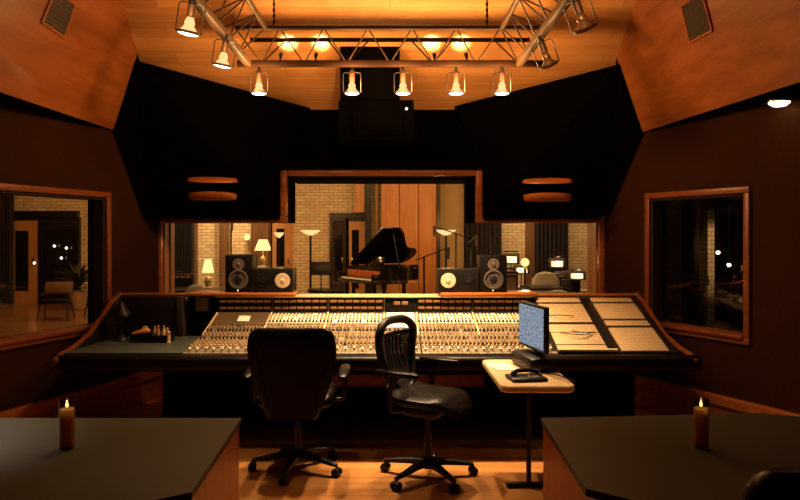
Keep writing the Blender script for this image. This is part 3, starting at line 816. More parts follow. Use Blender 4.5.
# white note and small papers on the console
tag(MB().box((X(244, 5.83), 5.83, (sz(5.83) + .022) * KZ), (.10, .10, .003), 0, (sl2, 0, 0)).build('note', M_paper), 'small square white note lying on the left bay of the console', 'note')

# ------------------------------------------------------------------ near-field monitors
def upright_speaker(label, x):
    o = thing('upright_monitor', label, 'loudspeaker', (x, 6.09, 1.132 * KZ), 0, 'upright black monitors on the speaker shelf')
    MB().bx(-.118, .118, -.12, .13, 0, .325, .008).build('cabinet', M_plastic, o)
    MB().lathe([(.048, -.122), (.052, -.128), (.046, -.130), (.020, -.124), (.014, -.134), (.003, -.137)], (0, 0, .245), 24, 'y').build('tweeter', M_grey, o)
    MB().lathe([(.084, -.121), (.086, -.130), (.074, -.132), (.072, -.124)], (0, 0, .115), 28, 'y').build('woofer_ring', M_grey, o)
    MB().lathe([(.073, -.124), (.035, -.121), (.028, -.130), (.004, -.135)], (0, 0, .115), 28, 'y').build('woofer_cone', M_darkcone, o)
    MB().sphere((-.005, -.122, .018), .005, 8).build('power_light', M_led, o)
    return o
u1 = upright_speaker('upright black two-way monitor left of the window centre, on the wooden shelf', X(238.5, 5.97))
copy_tree(u1, 'upright black two-way monitor right of the window centre, on the wooden shelf', None, (X(493.5, 5.97), 6.09, 1.132 * KZ))
def flat_speaker(label, x, flip):
    o = thing('horizontal_monitor', label, 'loudspeaker', (x, 6.08, 1.132 * KZ), 0, 'sideways white-coned monitors on the speaker shelf')
    s = -1 if flip else 1
    MB().bx(-.180, .180, -.12, .12, 0, .205, .006).build('cabinet', M_blackwood, o)
    MB().lathe([(.062, -.121), (.066, -.126), (.060, -.128), (.030, -.1215), (.022, -.1215), (.018, -.128), (.003, -.132)], (s * .09, 0, .105), 28, 'y').build('woofer_cone', M_cone, o)
    MB().lathe([(.036, -.121), (.038, -.126), (.030, -.127), (.012, -.123), (.003, -.128)], (s * -.085, 0, .12), 22, 'y').build('tweeter', M_darkcone, o)
    return o
flat_speaker('black monitor lying sideways with its white cone at the right, left of the piano', X(272.5, 5.97), False)
flat_speaker('black monitor lying sideways with its white cone at the left, right of the piano', X(458.5, 5.97), True)
tag(MB().box((X(262, 6.1), 6.08, 1.132 * KZ + .205 + .012), (.07, .06, .022), .006).build('small_box', M_sheet), 'small pale box on top of the left sideways monitor', 'box')

# ------------------------------------------------------------------ chairs
def star_base(o, start, r=.31, m=M_plastic):
    hub = MB().lathe([(.045, .07), (.05, .075), (.05, .13), (.035, .14)]).build('base_hub', m, o)
    MB().cyl((0, 0, .13), (0, 0, .30), .028).cyl((0, 0, .30), (0, 0, .44), .018).build('gas_column', M_blackmetal, o)
    for k in range(5):
        a = R(start + 72 * k); d = Vector((math.cos(a), math.sin(a), 0)); sd = Vector((-d.y, d.x, 0))
        rings = []
        for t_, zz, w_, h_ in ((.03, .105, .030, .026), (.4 * r, .10, .026, .022), (.8 * r, .082, .020, .016), (r, .072, .016, .012)):
            rings.append(sring(d * t_ + Vector((0, 0, zz)), sd, (0, 0, 1), w_, h_, 3, 12))
        lg = MB().ring_loft(rings).build('base_leg', m, o)
        c = d * r
        w_ = MB()
        for q in (-.016, .016): w_.cyl(c + sd * (q - .011) + Vector((0, 0, .028)), c + sd * (q + .011) + Vector((0, 0, .028)), .028, seg=16)
        w_.cyl(c + Vector((0, 0, .03)), c + Vector((0, 0, .07)), .008)
        w_.build('caster', M_plastic, lg)
def exec_chair(label, loc, rz, start):
    o = thing('office_chair', label, 'chair', loc, rz, 'black leather office chairs')
    star_base(o, start)
    MB().bx(-.11, .11, -.12, .12, .42, .46, .012).build('seat_plate', M_blackmetal, o)
    rings = [sring((0, y, z), (1, 0, 0), (0, 0, 1), a, b2, 3.2, 28) for y, z, a, b2 in
             ((-.24, .50, .20, .03), (-.20, .505, .245, .055), (0, .505, .26, .062), (.18, .51, .255, .062), (.26, .50, .23, .045), (.285, .49, .19, .02))]
    MB().ring_loft(rings).build('seat', M_leather, o)
    rings = []
    for z, a, b2, y in ((.40, .13, .02, -.25), (.42, .165, .045, -.252), (.50, .195, .058, -.26), (.62, .238, .062, -.268), (.78, .280, .066, -.285), (.88, .286, .066, -.303),
                        (.95, .276, .060, -.316), (.985, .258, .046, -.322), (1.005, .225, .026, -.326)):
        rings.append(sring((0, y, z), (1, 0, 0), (0, 1, 0), a, b2, 4.2, 32))
    bk = MB().ring_loft(rings).build('backrest', M_leather, o)
    for s in (-1, 1):
        # seam along the back and the arm
        MB().tube([(s * .15, -.318, .50), (s * .19, -.337, .70), (s * .22, -.367, .88), (s * .20, -.372, .96)], .004, 6).build('seam', M_leather, bk)
        ar = MB().tube([(s * .24, .05, .46), (s * .30, .05, .47), (s * .315, .06, .56), (s * .315, .05, .655)], .018, 10).build('arm_support', M_plastic, o)
        MB().ring_loft([sring((s * .315, y, z), (1, 0, 0), (0, 0, 1), a, b2, 2.6, 16) for y, z, a, b2 in
                        ((-.20, .66, .015, .01), (-.17, .665, .034, .02), (.05, .675, .038, .022), (.16, .67, .034, .02), (.185, .66, .014, .01))]).build('armrest', M_leather, ar)
    return o
ec = exec_chair('black leather high-back office chair facing the console, left of the mesh chair', (X(298, 4.66), 4.68, 0), R(0), -100)
copy_tree(ec, 'black leather chair cropped by the lower right corner, at the right desk', None, (1.215, 2.16, -.03), rz=R(4))
copy_tree(ec, 'black leather chair cropped by the lower left corner, at the left desk', None, (-1.262, 2.12, -.075), rz=R(-6))

def task_chair(label, loc, rz, start):
    o = thing('task_chair', label, 'chair', loc, rz)
    star_base(o, start - math.degrees(rz), .31)
    MB().bx(-.10, .10, -.16, .10, .41, .47, .02).build('tilt_mechanism', M_blackmetal, o)
    # seat pan: curved mesh seat with waterfall front in a frame
    def seat_z(y): return .535 + (-.06 * max(0, (y - .14) / .12) ** 2 if y > .14 else 0) + .05 * max(0, (-y - .1) / .14)
    rings = []
    for y in [-.25 + .52 * k / 14 for k in range(15)]:
        t_ = (y + .25) / .52
        a = .25 * (1 - abs(2 * t_ - 1) ** 3 * .5)
        rings.append(sring((0, y, seat_z(y)), (1, 0, 0), (0, 0, 1), a, .046 - .02 * abs(2 * t_ - 1) ** 3, 2.6, 20))
    st = MB().ring_loft(rings).build('seat', M_leather, o)
    # back frame loop and mesh
    def bp_(x, t_):
        z = .56 + .465 * t_; y = -.17 - .10 * t_ - .05 * math.sin(PI * t_) + .10 * (x / .25) ** 2 * .5
        return Vector((x, y, z))
    def hw(t_): return .165 + .075 * min(1, t_ * 1.6) if t_ < .9 else .24
    pts = []
    N = 36
    for k in range(N):
        a = 2 * PI * k / N; ct, st_ = math.cos(a), math.sin(a)
        x = math.copysign(abs(ct) ** .62, ct); zz = math.copysign(abs(st_) ** .62, st_)
        t_ = .5 + .5 * zz
        wd = .125 + .115 * min(1, t_ * 1.2)
        pts.append(bp_(x * wd, t_))
    MB().tube(pts, .029, 10, True).build('back_frame', M_plastic, o)
    m = MB()
    rows_ = []
    for k in range(13):
        t_ = .06 + (.80 - .06) * k / 12; wd = .125 + .115 * min(1, t_ * 1.2)
        rows_.append([m.bm.verts.new(bp_(wd * (-.94 + 1.88 * j / 12), t_)) for j in range(13)])
    for k in range(12):
        for j in range(12): m.bm.faces.new((rows_[k][j], rows_[k][j + 1], rows_[k + 1][j + 1], rows_[k + 1][j]))
    ms = m.build('back_mesh', M_mesh, o)
    sm = ms.modifiers.new('thickness', 'SOLIDIFY'); sm.thickness = .004
    MB().tube([bp_(-.23, .80), bp_(-.12, .80), bp_(0, .80), bp_(.12, .80), bp_(.23, .80)], .012, 8).build('cross_bar', M_plastic, o)
    for xx in (-.09, -.045, 0, .045, .09): MB().tube([bp_(xx, .30), bp_(xx, .52), bp_(xx, .76)], .008, 6).build('rib', M_plastic, o)
    MB().tube([(0, -.10, .45), (0, -.20, .46), (0, -.25, .56), bp_(0, .22) - Vector((0, .02, 0))], .026, 10).build('back_spine', M_plastic, o)
    for s in (-1, 1):
        ar = MB().tube([(s * .14, -.10, .46), (s * .27, -.12, .48), (s * .285, -.12, .62), (s * .285, -.06, .71)], .017, 10).build('arm_support', M_plastic, o)
        MB().ring_loft([sring((s * .285, y, .725), (1, 0, 0), (0, 0, 1), a, b2, 2.6, 16) for y, a, b2 in
                        ((-.22, .014, .01), (-.195, .038, .018), (-.04, .044, .02), (.06, .04, .018), (.085, .016, .01))]).build('armrest', M_leather, ar)
    return o
task_chair('black mesh-back task chair turned to the right in front of the console', (.25, 4.51, 0), R(-122), -61)

# ------------------------------------------------------------------ side table with monitor
tb = thing('side_table', 'small cream folding side table right of the mesh chair', 'table', (.88, 4.42, 0))
rings = []
out = []
def rrect(x0, x1, y0, y1, r, n=6):
    o = []
    for cx_, cy_, a0 in ((x1 - r, y1 - r, 0), (x0 + r, y1 - r, 90), (x0 + r, y0 + r, 180), (x1 - r, y0 + r, 270)):
        for k in range(n + 1):
            a = R(a0 + 90 * k / n); o.append((cx_ + r * math.cos(a), cy_ + r * math.sin(a)))
    return o
rr_ = rrect(-.235, .205, -.45, .42, .06)
def lozenge(pts, prof):
    m = MB(); cx_ = sum(p[0] for p in pts) / len(pts); cy_ = sum(p[1] for p in pts) / len(pts)
    m.ring_loft([[Vector((cx_ + (x - cx_) * s, cy_ + (y - cy_) * s, z)) for x, y in pts] for s, z in prof]); return m
lozenge(rr_, ((.97, .68), (1, .69), (1, .712), (.985, .72))).build('tabletop', M_cream, tb)
for yy in (-.08,):
    lg = MB().cyl((0.0, yy, .03), (0.0, yy, .685), .016).build('leg', M_blackmetal, tb)
    MB().box((-.0, yy, .018), (.29, .04, .03), .01).build('foot', M_plastic, lg)
MB().bx(-.16, .16, -.22, .32, .655, .68, .006).build('apron', M_blackmetal, tb)
mon = thing('computer_monitor', 'flat computer monitor with a bluish lit screen on the side table', 'monitor', (.96, 4.52, .72))
# screen plane from (.875,4.74) to (.955,4.31)
mon.location = (.93, 4.52, .72)
a_ = Vector((.955 - .875, 4.31 - 4.74, 0)); ang = math.atan2(a_.y, a_.x)
mon.rotation_euler = (0, 0, ang)       # local x along the screen, local -y faces left
MB().box((0, .02, .275), (.44, .035, .30), .01).build('housing', M_plastic, mon)
MB().box((0, .001, .278), (.405, .006, .262)).build('screen', M_screen, mon)
MB().bx(-.17, .17, .036, .05, .17, .38, .006).build('rear_cover', M_plastic, mon)
MB().bx(-.05, .05, .03, .075, .03, .2, .01).build('neck', M_plastic, mon)
MB().bx(-.20, .17, -.07, .15, 0, .095, .03).build('base', M_plastic, mon)
tag(MB().box((.745, 4.56, .7225), (.15, .24, .003), 0, (0, 0, R(14))).build('paper_sheet', M_paper), 'white sheet of paper at the left edge of the side table', 'paper')
kb = thing('phone', 'black desk phone lying on the near edge of the side table', 'phone', (.83, 4.16, .7205), R(8))
MB().bx(-.11, .11, -.08, .09, 0, .022, .008).build('body', M_plastic, kb)
MB().tube([(-.085, .0, .035), (-.05, .03, .05), (.05, .045, .05), (.09, .02, .038)], [.018, .013, .013, .018], 10).build('handset', M_leather, kb)
m = MB()
for i in range(3):
    for j in range(3): m.box((.01 + i * .025, -.055 + j * .02, .024), (.016, .012, .006), .002)
m.build('keypad', M_grey, kb)
tag(MB().tube([(1.0, 4.35, .725), (1.05, 4.28, .724), (1.09, 4.17, .724), (1.10, 4.05, .724)], .004, 6).build('cable', M_plastic), 'thin black cable running across the right side of the side table', 'cable')

# ------------------------------------------------------------------ foreground desks
def desk(label, sx):
    o = thing('desk', label, 'desk', (sx * 1.7, 2.75, 0), 0)
    def lp(x, y): return (sx * x - sx * 1.7, y - 2.75)
    if sx > 0: pts = [(.70, 3.18), (1.78, 3.27), (1.98, 3.18), (2.6, 2.95), (2.9, 2.2), (2.9, 2.02), (1.2, 2.05), (.82, 2.16), (.655, 2.29)]
    else: pts = [(.69, 3.18), (1.9, 3.18), (2.3, 3.18), (2.6, 3.0), (2.9, 2.2), (2.9, 2.02), (1.2, 2.05), (.80, 2.16), (.655, 2.26)]
    pp = [lp(*p) for p in pts]
    lozenge(pp, ((.995, .722), (1, .726), (1, .746), (.997, .75))).build('desktop', M_desk, o)
    # end panel facing the aisle
    x0 = .71 if sx > 0 else .70
    a = lp(x0, 3.17); b2 = lp(.70, 2.34)
    MB().prism([(a[0], a[1], 0), (b2[0], b2[1], 0), (b2[0] + sx * .035, b2[1], 0), (a[0] + sx * .035, a[1], 0)], (0, 0, .722)).build('end_panel', M_deskpanel, o)
    c = lp(.78, 3.08); d = lp(2.5, 2.96)
    MB().prism([(c[0], c[1], .05), (d[0], d[1], .05), (d[0], d[1] - .03, .05), (c[0], c[1] - .03, .05)], (0, 0, .67)).build('modesty_panel', M_deskpanel, o)
    e = lp(2.55, 2.9); f = lp(2.6, 2.1)
    MB().prism([(e[0], e[1], 0), (f[0], f[1], 0), (f[0] + sx * .03, f[1], 0), (e[0] + sx * .03, e[1], 0)], (0, 0, .722)).build('end_panel', M_deskpanel, o)
    return o
desk('olive topped wooden desk in the left foreground with a candle on it', -1)
desk('olive topped wooden desk in the right foreground with a candle on it', 1)

def candle(label, x, y, h_, fill):
    o = thing('candle', label, 'candle', (x, y, .75), 0, 'glass candles on the desks')
    r = .030
    MB().lathe([(r * .9, 0), (r, .004), (r, h_ - .008), (r + .002, h_), (r - .002, h_), (r - .003, .008), (.002, .008)]).build('glass_jar', M_jar, o)
    MB().lathe([(.004, .009), (r - .004, .009), (r - .004, fill), (r * .5, fill - .003), (.003, fill - .004)]).build('wax', M_wax, o)
    MB().cyl((0, 0, fill - .004), (0, .001, fill + .008), .0012, seg=6).build('wick', M_black, o)
    MB().lathe([(.002, fill + .005), (.0055, fill + .010), (.0048, fill + .017), (.002, fill + .026), (.0004, fill + .031)], seg=12).build('flame', M_flame, o)
    point('candle_light', (x, y, .75 + fill + .016), 1.1, (1, .5, .16), .003)
    return o
candle('lit candle in a tall glass on the left foreground desk', X(67, 2.73), 2.73, .192, .158)
candle('lit candle in a tall glass on the right foreground desk', X(701, 2.74), 2.74, .195, .158)

# ------------------------------------------------------------------ things on the left wing of the console
ln = thing('desk_lantern', 'black desk lantern on the left wing of the console', 'lamp', (X(121, 5.72), 5.72, .741 * KZ))
MB().lathe([(.06, 0), (.065, .01), (.05, .03), (.018, .05), (.015, .13), (.03, .14)]).build('base', M_blackmetal, ln)
MB().lathe([(.045, .14), (.052, .15), (.052, .20), (.045, .21)]).build('glass', M_jar, ln)
MB().lathe([(.085, .205), (.08, .225), (.045, .275), (.03, .30), (.012, .32), (.01, .345)]).build('hood', M_plastic, ln)
MB().tube([(-.03, 0, .33), (-.03, 0, .38), (0, 0, .40), (.03, 0, .38), (.03, 0, .33)], .004, 6).build('handle', M_chrome, ln)
ty = thing('organiser_tray', 'black desk organiser tray on the left wing of the console', 'tray', (X(147, 5.62), 5.66, .741 * KZ))
MB().bx(-.13, .19, -.07, .08, 0, .012).bx(-.13, .19, -.07, -.062, 0, .06).bx(-.13, .19, .072, .08, 0, .085).bx(-.13, -.122, -.07, .08, 0, .06).bx(.182, .19, -.07, .08, 0, .06).build('tray_body', M_plastic, ty)
MB().bx(-.005, .005, -.06, .07, .012, .05).build('divider', M_plastic, ty)
bots = [('short orange bottle at the right end of the organiser tray', .155, .0, M_orange, .10), ('cream bottle beside the orange one in the tray', .115, .03, M_cream, .115),
        ('brown bottle in the middle of the tray row', .075, .01, M_panel, .12), ('pale bottle left of the brown bottle in the tray', .038, .035, M_sheet, .11),
        ('black bottle in the left half of the tray', -.04, .02, M_blackwood, .105)]
for lab, dx, dy, mm, hh in bots:
    b0 = thing('bottle', lab, 'bottle', (X(147, 5.62) + dx, 5.66 + dy, .741 * KZ + .013), 0, 'small bottles in the organiser tray')
    MB().lathe([(.012, 0), (.017, .003), (.017, hh * .62), (.008, hh * .78), (.008, hh * .86)], seg=14).build('body', mm, b0)
    MB().cyl((0, 0, hh * .86), (0, 0, hh), .009, seg=12).build('cap', M_orange if mm is not M_orange else M_cream, b0)
tp = thing('tape_dispenser', 'orange tape dispenser lying on the left end of the organiser tray', 'tape dispenser', (X(140, 5.6), 5.63, .741 * KZ + .065), R(15))
MB().ring_loft([sring((x, 0, z), (0, 1, 0), (0, 0, 1), .02, h_, 3, 12) for x, z, h_ in ((-.07, .008, .006), (-.05, .012, .011), (.01, .022, .021), (.05, .026, .024), (.07, .02, .012))]).build('body', M_orange, tp)
MB().lathe([(.010, -.012), (.022, -.012), (.022, .012), (.010, .012)], (.03, 0, .045), 18, 'y').build('tape_roll', M_cream, tp)
fg = thing('figurine', 'tiny pale figurine standing right of the organiser tray', 'figurine', (X(169.5, 5.6), 5.58, .741 * KZ))
MB().lathe([(.018, 0), (.02, .006), (.012, .02), (.016, .05), (.010, .07), (.004, .074)], seg=14).build('body', M_cream, fg)
MB().sphere((0, 0, .085), .014, 12).build('head', M_cream, fg)
tag(MB().box((X(201.5, 6.0), 6.02, .99), (.115, .006, .12)).build('taped_card', wood('card_tan', (.34, .24, .12), (.28, .19, .09), 'x')), 'tan card fixed on the dark rack at the left end of the meter bridge', 'card')
# patch cords hanging from the right patch bay
cords = [((1.30, .62), (1.42, .55), (1.52, .60)), ((1.35, .30), (1.47, .17), (1.58, .27)), ((1.45, .34), (1.50, .2), (1.62, .30))]
for i, c in enumerate(cords):
    a, b2, c2 = [rp(x, t_, .02) for x, t_ in c]; pts = []
    for v_ in (a, b2, c2): v_.z *= KZ
    for k in range(13):
        u = k / 12; p = a * (1 - u) ** 2 + b2 * 2 * u * (1 - u) + c2 * u * u; p += Vector((0, -.02, .018)) * math.sin(PI * u); pts.append(p)
    tag(MB().tube(pts, .004, 6).build('patch_cord', M_plastic),
        ['dark patch cord high on the left patch bay', 'dark patch cord low on the left patch bay, nearer its left edge', 'dark patch cord low on the left patch bay, nearer its right edge'][i], 'cord', 'patch cords on the patch bay')

# ------------------------------------------------------------------ live room: grand piano
S = 1.0
gp = thing('grand_piano', 'black grand piano with raised lid beyond the middle window', 'piano', (-.50, 13.0, 0), R(-58))
gp.scale = (.96, .84, 1)
def piano_outline(n=10):
    pts = [(-.74, 0), (-.74, 1.15)]
    # tail curve round to bent side
    for k in range(n + 1):
        a = PI - PI * k / n; pts.append((-.42 + .32 * math.cos(a), 1.48 + .25 * math.sin(a)))
    for k in range(1, n + 1):
        t_ = k / n; s_ = t_ * t_ * (3 - 2 * t_); pts.append((-.10 + .84 * s_, 1.46 - .95 * t_))
    pts.append((.74, 0))
    return pts
ol = piano_outline()
MB().prism([(x, y, .70) for x, y in ol], (0, 0, .30)).build('case', M_gloss, gp)
MB().bx(-.74, .74, -.24, 0, .70, .76, .01).build('key_bed', M_gloss, gp)
MB().bx(-.74, -.64, -.24, 0, .76, .88, .01).bx(.64, .74, -.24, 0, .76, .88, .01).build('key_block', M_gloss, gp)
MB().bx(-.63, .63, -.20, -.05, .76, .785, .003).build('white_keys', M_paper, gp)
m = MB()
for k in range(36):
    if k % 7 in (2, 6): continue
    m.bx(-.605 + k * .0345 - .006, -.605 + k * .0345 + .006, -.14, -.05, .785, .80)
m.build('black_keys', M_plastic, gp)
MB().box((0, -.02, .86), (1.27, .02, .14), .004, (R(-10), 0, 0)).build('fallboard', M_deskpanel, gp)
MB().box((0, .30, 1.09), (.70, .02, .20), .006, (R(-18), 0, 0)).build('music_desk', M_gloss, gp)
# raised main lid, hinged at the left side
ang = R(29)
def lid(pts, off, th):
    q = []
    for x, y in pts:
        dx = x + .74; q.append(Vector((-.74 + dx * math.cos(ang) - off * math.sin(ang), y, 1.0 + dx * math.sin(ang) + off * math.cos(ang))))
    n_ = Vector((-math.sin(ang), 0, math.cos(ang)))
    return MB().prism(q, n_ * th)
main = [(x, max(y, .12)) for x, y in ol]
lid(main, .01, .022).build('lid', M_gloss, gp)
lid([(-.70, .14), (.70, .14), (.70, .50), (-.70, .50)], .035, .02).build('front_lid', M_gloss, gp)
MB().cyl((.62, .50, 1.0), (.40, .50, 1.63), .010).build('lid_prop', M_gloss, gp)
MB().prism([(x * .93, .04 + y * .95, .93) for x, y in ol], (0, 0, .02)).build('soundboard', M_trim, gp)
for lx, ly in ((-.60, .12), (.60, .12), (-.42, 1.40)):
    lg = MB().lathe([(.055, .70), (.06, .62), (.04, .56), (.05, .45), (.032, .12), (.04, .09), (.03, .06)], (lx, ly, 0), 14).build('leg', M_gloss, gp)
    MB().cyl((lx - .02, ly, .03), (lx + .02, ly, .03), .03).build('caster', M_chrome, lg)
MB().bx(-.07, .07, .25, .29, .12, .70, .008).bx(-.13, .13, .20, .30, .08, .13, .006).build('pedal_lyre', M_gloss, gp)
bn = thing('piano_bench', 'black padded piano bench in front of the keyboard', 'bench', (-1.19, 12.55, 0), R(-58))
MB().bx(-.40, .40, -.18, .18, .52, .60, .03).build('seat', M_leather, bn)
MB().bx(-.38, .38, -.16, .16, .45, .52, .005).build('frame', M_gloss, bn)
for a in (-.34, .34):
    for b2 in (-.13, .13): MB().cyl((a, b2, 0), (a, b2, .46), .022, .03).build('leg', M_gloss, bn)

# floor lamps
def torchiere(label, x, y, h_=1.70, lit=1.0):
    o = thing('floor_lamp', label, 'lamp', (x, y, 0), 0, 'torchieres in the live room')
    MB().lathe([(.15, 0), (.15, .015), (.03, .03), (.02, .05)]).build('base', M_blackmetal, o)
    MB().cyl((0, 0, .04), (0, 0, h_ - .1), .022, seg=10).build('pole', M_blackmetal, o)
    MB().lathe([(.02, h_ - .11), (.06, h_ - .10), (.15, h_ - .05), (.21, h_), (.20, h_), (.14, h_ - .04), (.04, h_ - .08)]).build('bowl', M_bowl, o)
    return o
TD = 13.6
torch = [('torchiere floor lamp left of the piano by the brick wall', 310.5, 1.0), ('torchiere floor lamp right of the piano by the cream wall', 446, 1.4),
         ('short torchiere floor lamp in front of the orange door, far left of the piano', 279, .3)]
for i, (lab, px, pw) in enumerate(torch):
    x = X(px, TD)
    if i == 0: t0 = torchiere(lab, x, TD)
    else: copy_tree(t0, lab, None, (x, TD, 0)).scale = (1, 1, 1) if i == 1 else (.5, .5, .97)
    point('torchiere_light', (x, TD, 1.80), 26 * pw, WARM, .08)
# music table with lamps; small table lamps
def table(name, label, x, y, w_, d_, h_, m=M_blackwood):
    o = thing(name, label, 'table', (x, y, 0))
    MB().bx(-w_ / 2, w_ / 2, -d_ / 2, d_ / 2, h_ - .035, h_, .006).build('tabletop', m, o)
    for a in (-1, 1):
        for b2 in (-1, 1): MB().bx(a * (w_ / 2 - .04) - .02, a * (w_ / 2 - .04) + .02, b2 * (d_ / 2 - .04) - .02, b2 * (d_ / 2 - .04) + .02, 0, h_ - .035).build('leg', m, o)
    return o
def table_lamp(label, x, y, z, h_, rs, power):
    o = thing('table_lamp', label, 'lamp', (x, y, z), 0, 'lit table lamps beyond the glass')
    MB().lathe([(.07, 0), (.075, .012), (.03, .03), (.055, .10), (.05, .16), (.015, .20), (.012, h_ - .15)]).build('base', M_cream, o)
    MB().lathe([(rs, h_ - .20), (rs * .50, h_), (rs * .48, h_), (rs * .97, h_ - .20)], cap=False).build('shade', M_shade, o)
    MB().sphere((0, 0, h_ - .13), .03, 10).build('bulb', M_bulb, o)
    point('table_lamp_light', (x, y, z + h_ - .10), power, WARM, .04)
    return o
D1 = 12.4
table('side_cabinet', 'dark low table carrying the shaded lamp left of the middle window', X(262, D1), D1, .9, .5, 1.02)
l0 = table_lamp('shaded table lamp lit beside the brown panel, seen above the left speakers', X(263, D1), D1, 1.02, .50, .155, 30)
table('work_table', 'dark work table behind the left end of the speaker shelf', X(206, 10.2), 10.2, 1.5, .7, .80)
table_lamp('small lit lamp low on the work table behind the left speakers', X(208, 10.2), 10.2, .80, .44, .09, 12)
table('rehearsal_table', 'dark table with a globe lamp behind the right upright speaker', X(528, 10.6), 10.6, 1.0, .7, .80)
gl = thing('globe_lamp', 'round glowing globe lamp behind the right upright speaker', 'lamp', (X(525, 10.5), 10.5, .80))
MB().lathe([(.08, 0), (.08, .02), (.02, .04), (.018, .29)]).build('base', M_blackmetal, gl)
MB().sphere((0, 0, .38), .065, 20).build('globe', M_shade, gl)
point('globe_light', (X(525, 10.5), 10.36, 1.2), 16, WARM, .06)
# wall wash on the brick stretches
spot('wall_wash', (X(241, 15.0), 14.7, 3.6), (X(241, 16), 16, 1.6), 330, 60, .8, (1.0, 0.66, 0.34), .05)
spot('wall_wash', (X(210, 15.0), 14.7, 3.6), (X(210, 16), 16, 1.4), 210, 60, .8, (1.0, 0.66, 0.34), .05)
spot('wall_wash', (X(512, 15.0), 14.7, 3.6), (X(512, 16), 16, 1.4), 210, 60, .8, (1.0, 0.66, 0.34), .05)
spot('wall_wash', (X(584, 15.0), 14.7, 3.6), (X(584, 16), 16, 1.4), 130, 60, .8, (1.0, 0.66, 0.34), .05)

def mic_stand(label, x, y, h_, boom, rz=0):
    o = thing('microphone_stand', label, 'microphone stand', (x, y, 0), rz, 'microphone stands in the live room')
    for k in range(3):
        a = R(90 + 120 * k); MB().cyl((0, 0, .22), (.30 * math.cos(a), .30 * math.sin(a), .012), .010, seg=8).build('leg', M_blackmetal, o)
    MB().cyl((0, 0, .18), (0, 0, h_), .013, seg=8).build('pole', M_blackmetal, o)
    e = Vector((boom, 0, h_ + abs(boom) * .35))
    MB().cyl((-boom * .35, 0, h_ - abs(boom) * .12), e, .009, seg=8).build('boom', M_blackmetal, o)
    MB().cyl(e, e + Vector((0, 0, -.16)), .026, .022, 12).build('microphone', M_grey, o)
    return o
mic_stand('tall microphone stand in front of the brick behind the left speakers', X(231, 11.5), 11.5, 1.72, .30, R(100))
mic_stand('microphone stand with boom at the right end of the piano', X(424, 9.3), 9.3, 1.30, .36, R(20))
mic_stand('microphone stand right of the torchiere by the cream wall', X(456, 11), 11, 1.62, .35, R(185))
mic_stand('microphone stand beside the dark drape behind the right speakers', X(470, 10.4), 10.4, 1.50, .25, R(60))
def music_stand(label, x, y, h_, rz, sheet):
    o = thing('music_stand', label, 'music stand', (x, y, 0), rz, 'music stands in the live room')
    for k in range(3):
        a = R(90 + 120 * k); MB().cyl((0, 0, .16), (.24 * math.cos(a), .24 * math.sin(a), .01), .009, seg=8).build('leg', M_blackmetal, o)
    MB().cyl((0, 0, .14), (0, .02, h_), .012, seg=8).build('pole', M_blackmetal, o)
    MB().box((0, 0, h_ + .08), (.32, .012, .22), .004, (R(-22), 0, 0)).bx(-.16, .16, -.08, -.02, h_ - .03, h_ - .02).build('desk', M_blackmetal, o)
    if sheet:
        MB().box((0, -.014, h_ + .06), (.22, .004, .13), 0, (R(-22), 0, 0)).build('sheet_music', M_paper, o)
        MB().bx(-.13, .13, -.10, -.05, h_ + .205, h_ + .235, .008).bx(-.01, .01, -.06, .06, h_ + .20, h_ + .21).build('clip_lamp', M_blackmetal, o)
    return o
mstands = [('music stand with a lamp over white sheets nearest the right upright speaker', 511, 13.0, 1.07, R(-8)), ('music stand with a lamp over white sheets just under the globe lamp', 521.5, 13.2, .87, R(10)),
           ('music stand with a lamp over white sheets against the wide dark drape', 557, 13.4, .98, R(-12)), ('rightmost music stand with a lamp, its white sheets before the brick', 577, 12.6, .80, R(-15))]
for i, (lab, px, y, h_, rz) in enumerate(mstands):
    x = X(px, y)
    if i == 0: ms0 = music_stand(lab, x, y, h_, rz, True)
    else: copy_tree(ms0, lab, None, (x, y, 0), rz=rz).scale = (1, 1, h_ / 1.07)
    point('stand_light', (x, y - .13, h_ + .16), 3.0, (1.0, .80, .55), .02)
music_stand('dark empty music stand between the left torchiere and the piano', X(321, 11.2), 11.2, .98, 0, False)
# amplifier cabinets, drum, covered chairs
def amp(label, x, y, w_, h_, rz, cloth):
    o = thing('amplifier', label, 'amplifier', (x, y, 0), rz, 'amplifiers in the live room')
    MB().bx(-w_ / 2, w_ / 2, -.14, .14, 0.02, h_, .015).build('cabinet', M_plastic, o)
    MB().bx(-w_ / 2 + .03, w_ / 2 - .03, -.15, -.138, .06, h_ - .07).build('grille_cloth', cloth, o)
    MB().bx(-w_ / 2 + .03, w_ / 2 - .03, -.152, -.138, h_ - .06, h_ - .02).build('control_panel', M_grey, o)
    for k in range(5): MB().cyl((w_ * (-.34 + .17 * k), -.15, h_ - .04), (w_ * (-.34 + .17 * k), -.17, h_ - .04), .012, seg=10).build('knob', M_cream, o)
    MB().tube([(-.08, 0, h_), (-.07, 0, h_ + .03), (.07, 0, h_ + .03), (.08, 0, h_)], .01, 6).build('handle', M_leather, o)
    return o
amp('tall amplifier with a white front behind the right upright speaker', X(507.5, 8.6), 8.6, .20, 1.15, R(5), M_paper)
amp('dark amplifier in the middle of the view through the right window', X(549, 12.2), 12.2, .6, .92, R(-10), M_darkcone)
amp('dark amplifier at the left end of the view behind the left speakers', X(178, 10.9), 10.9, .5, .98, R(10), M_darkcone)
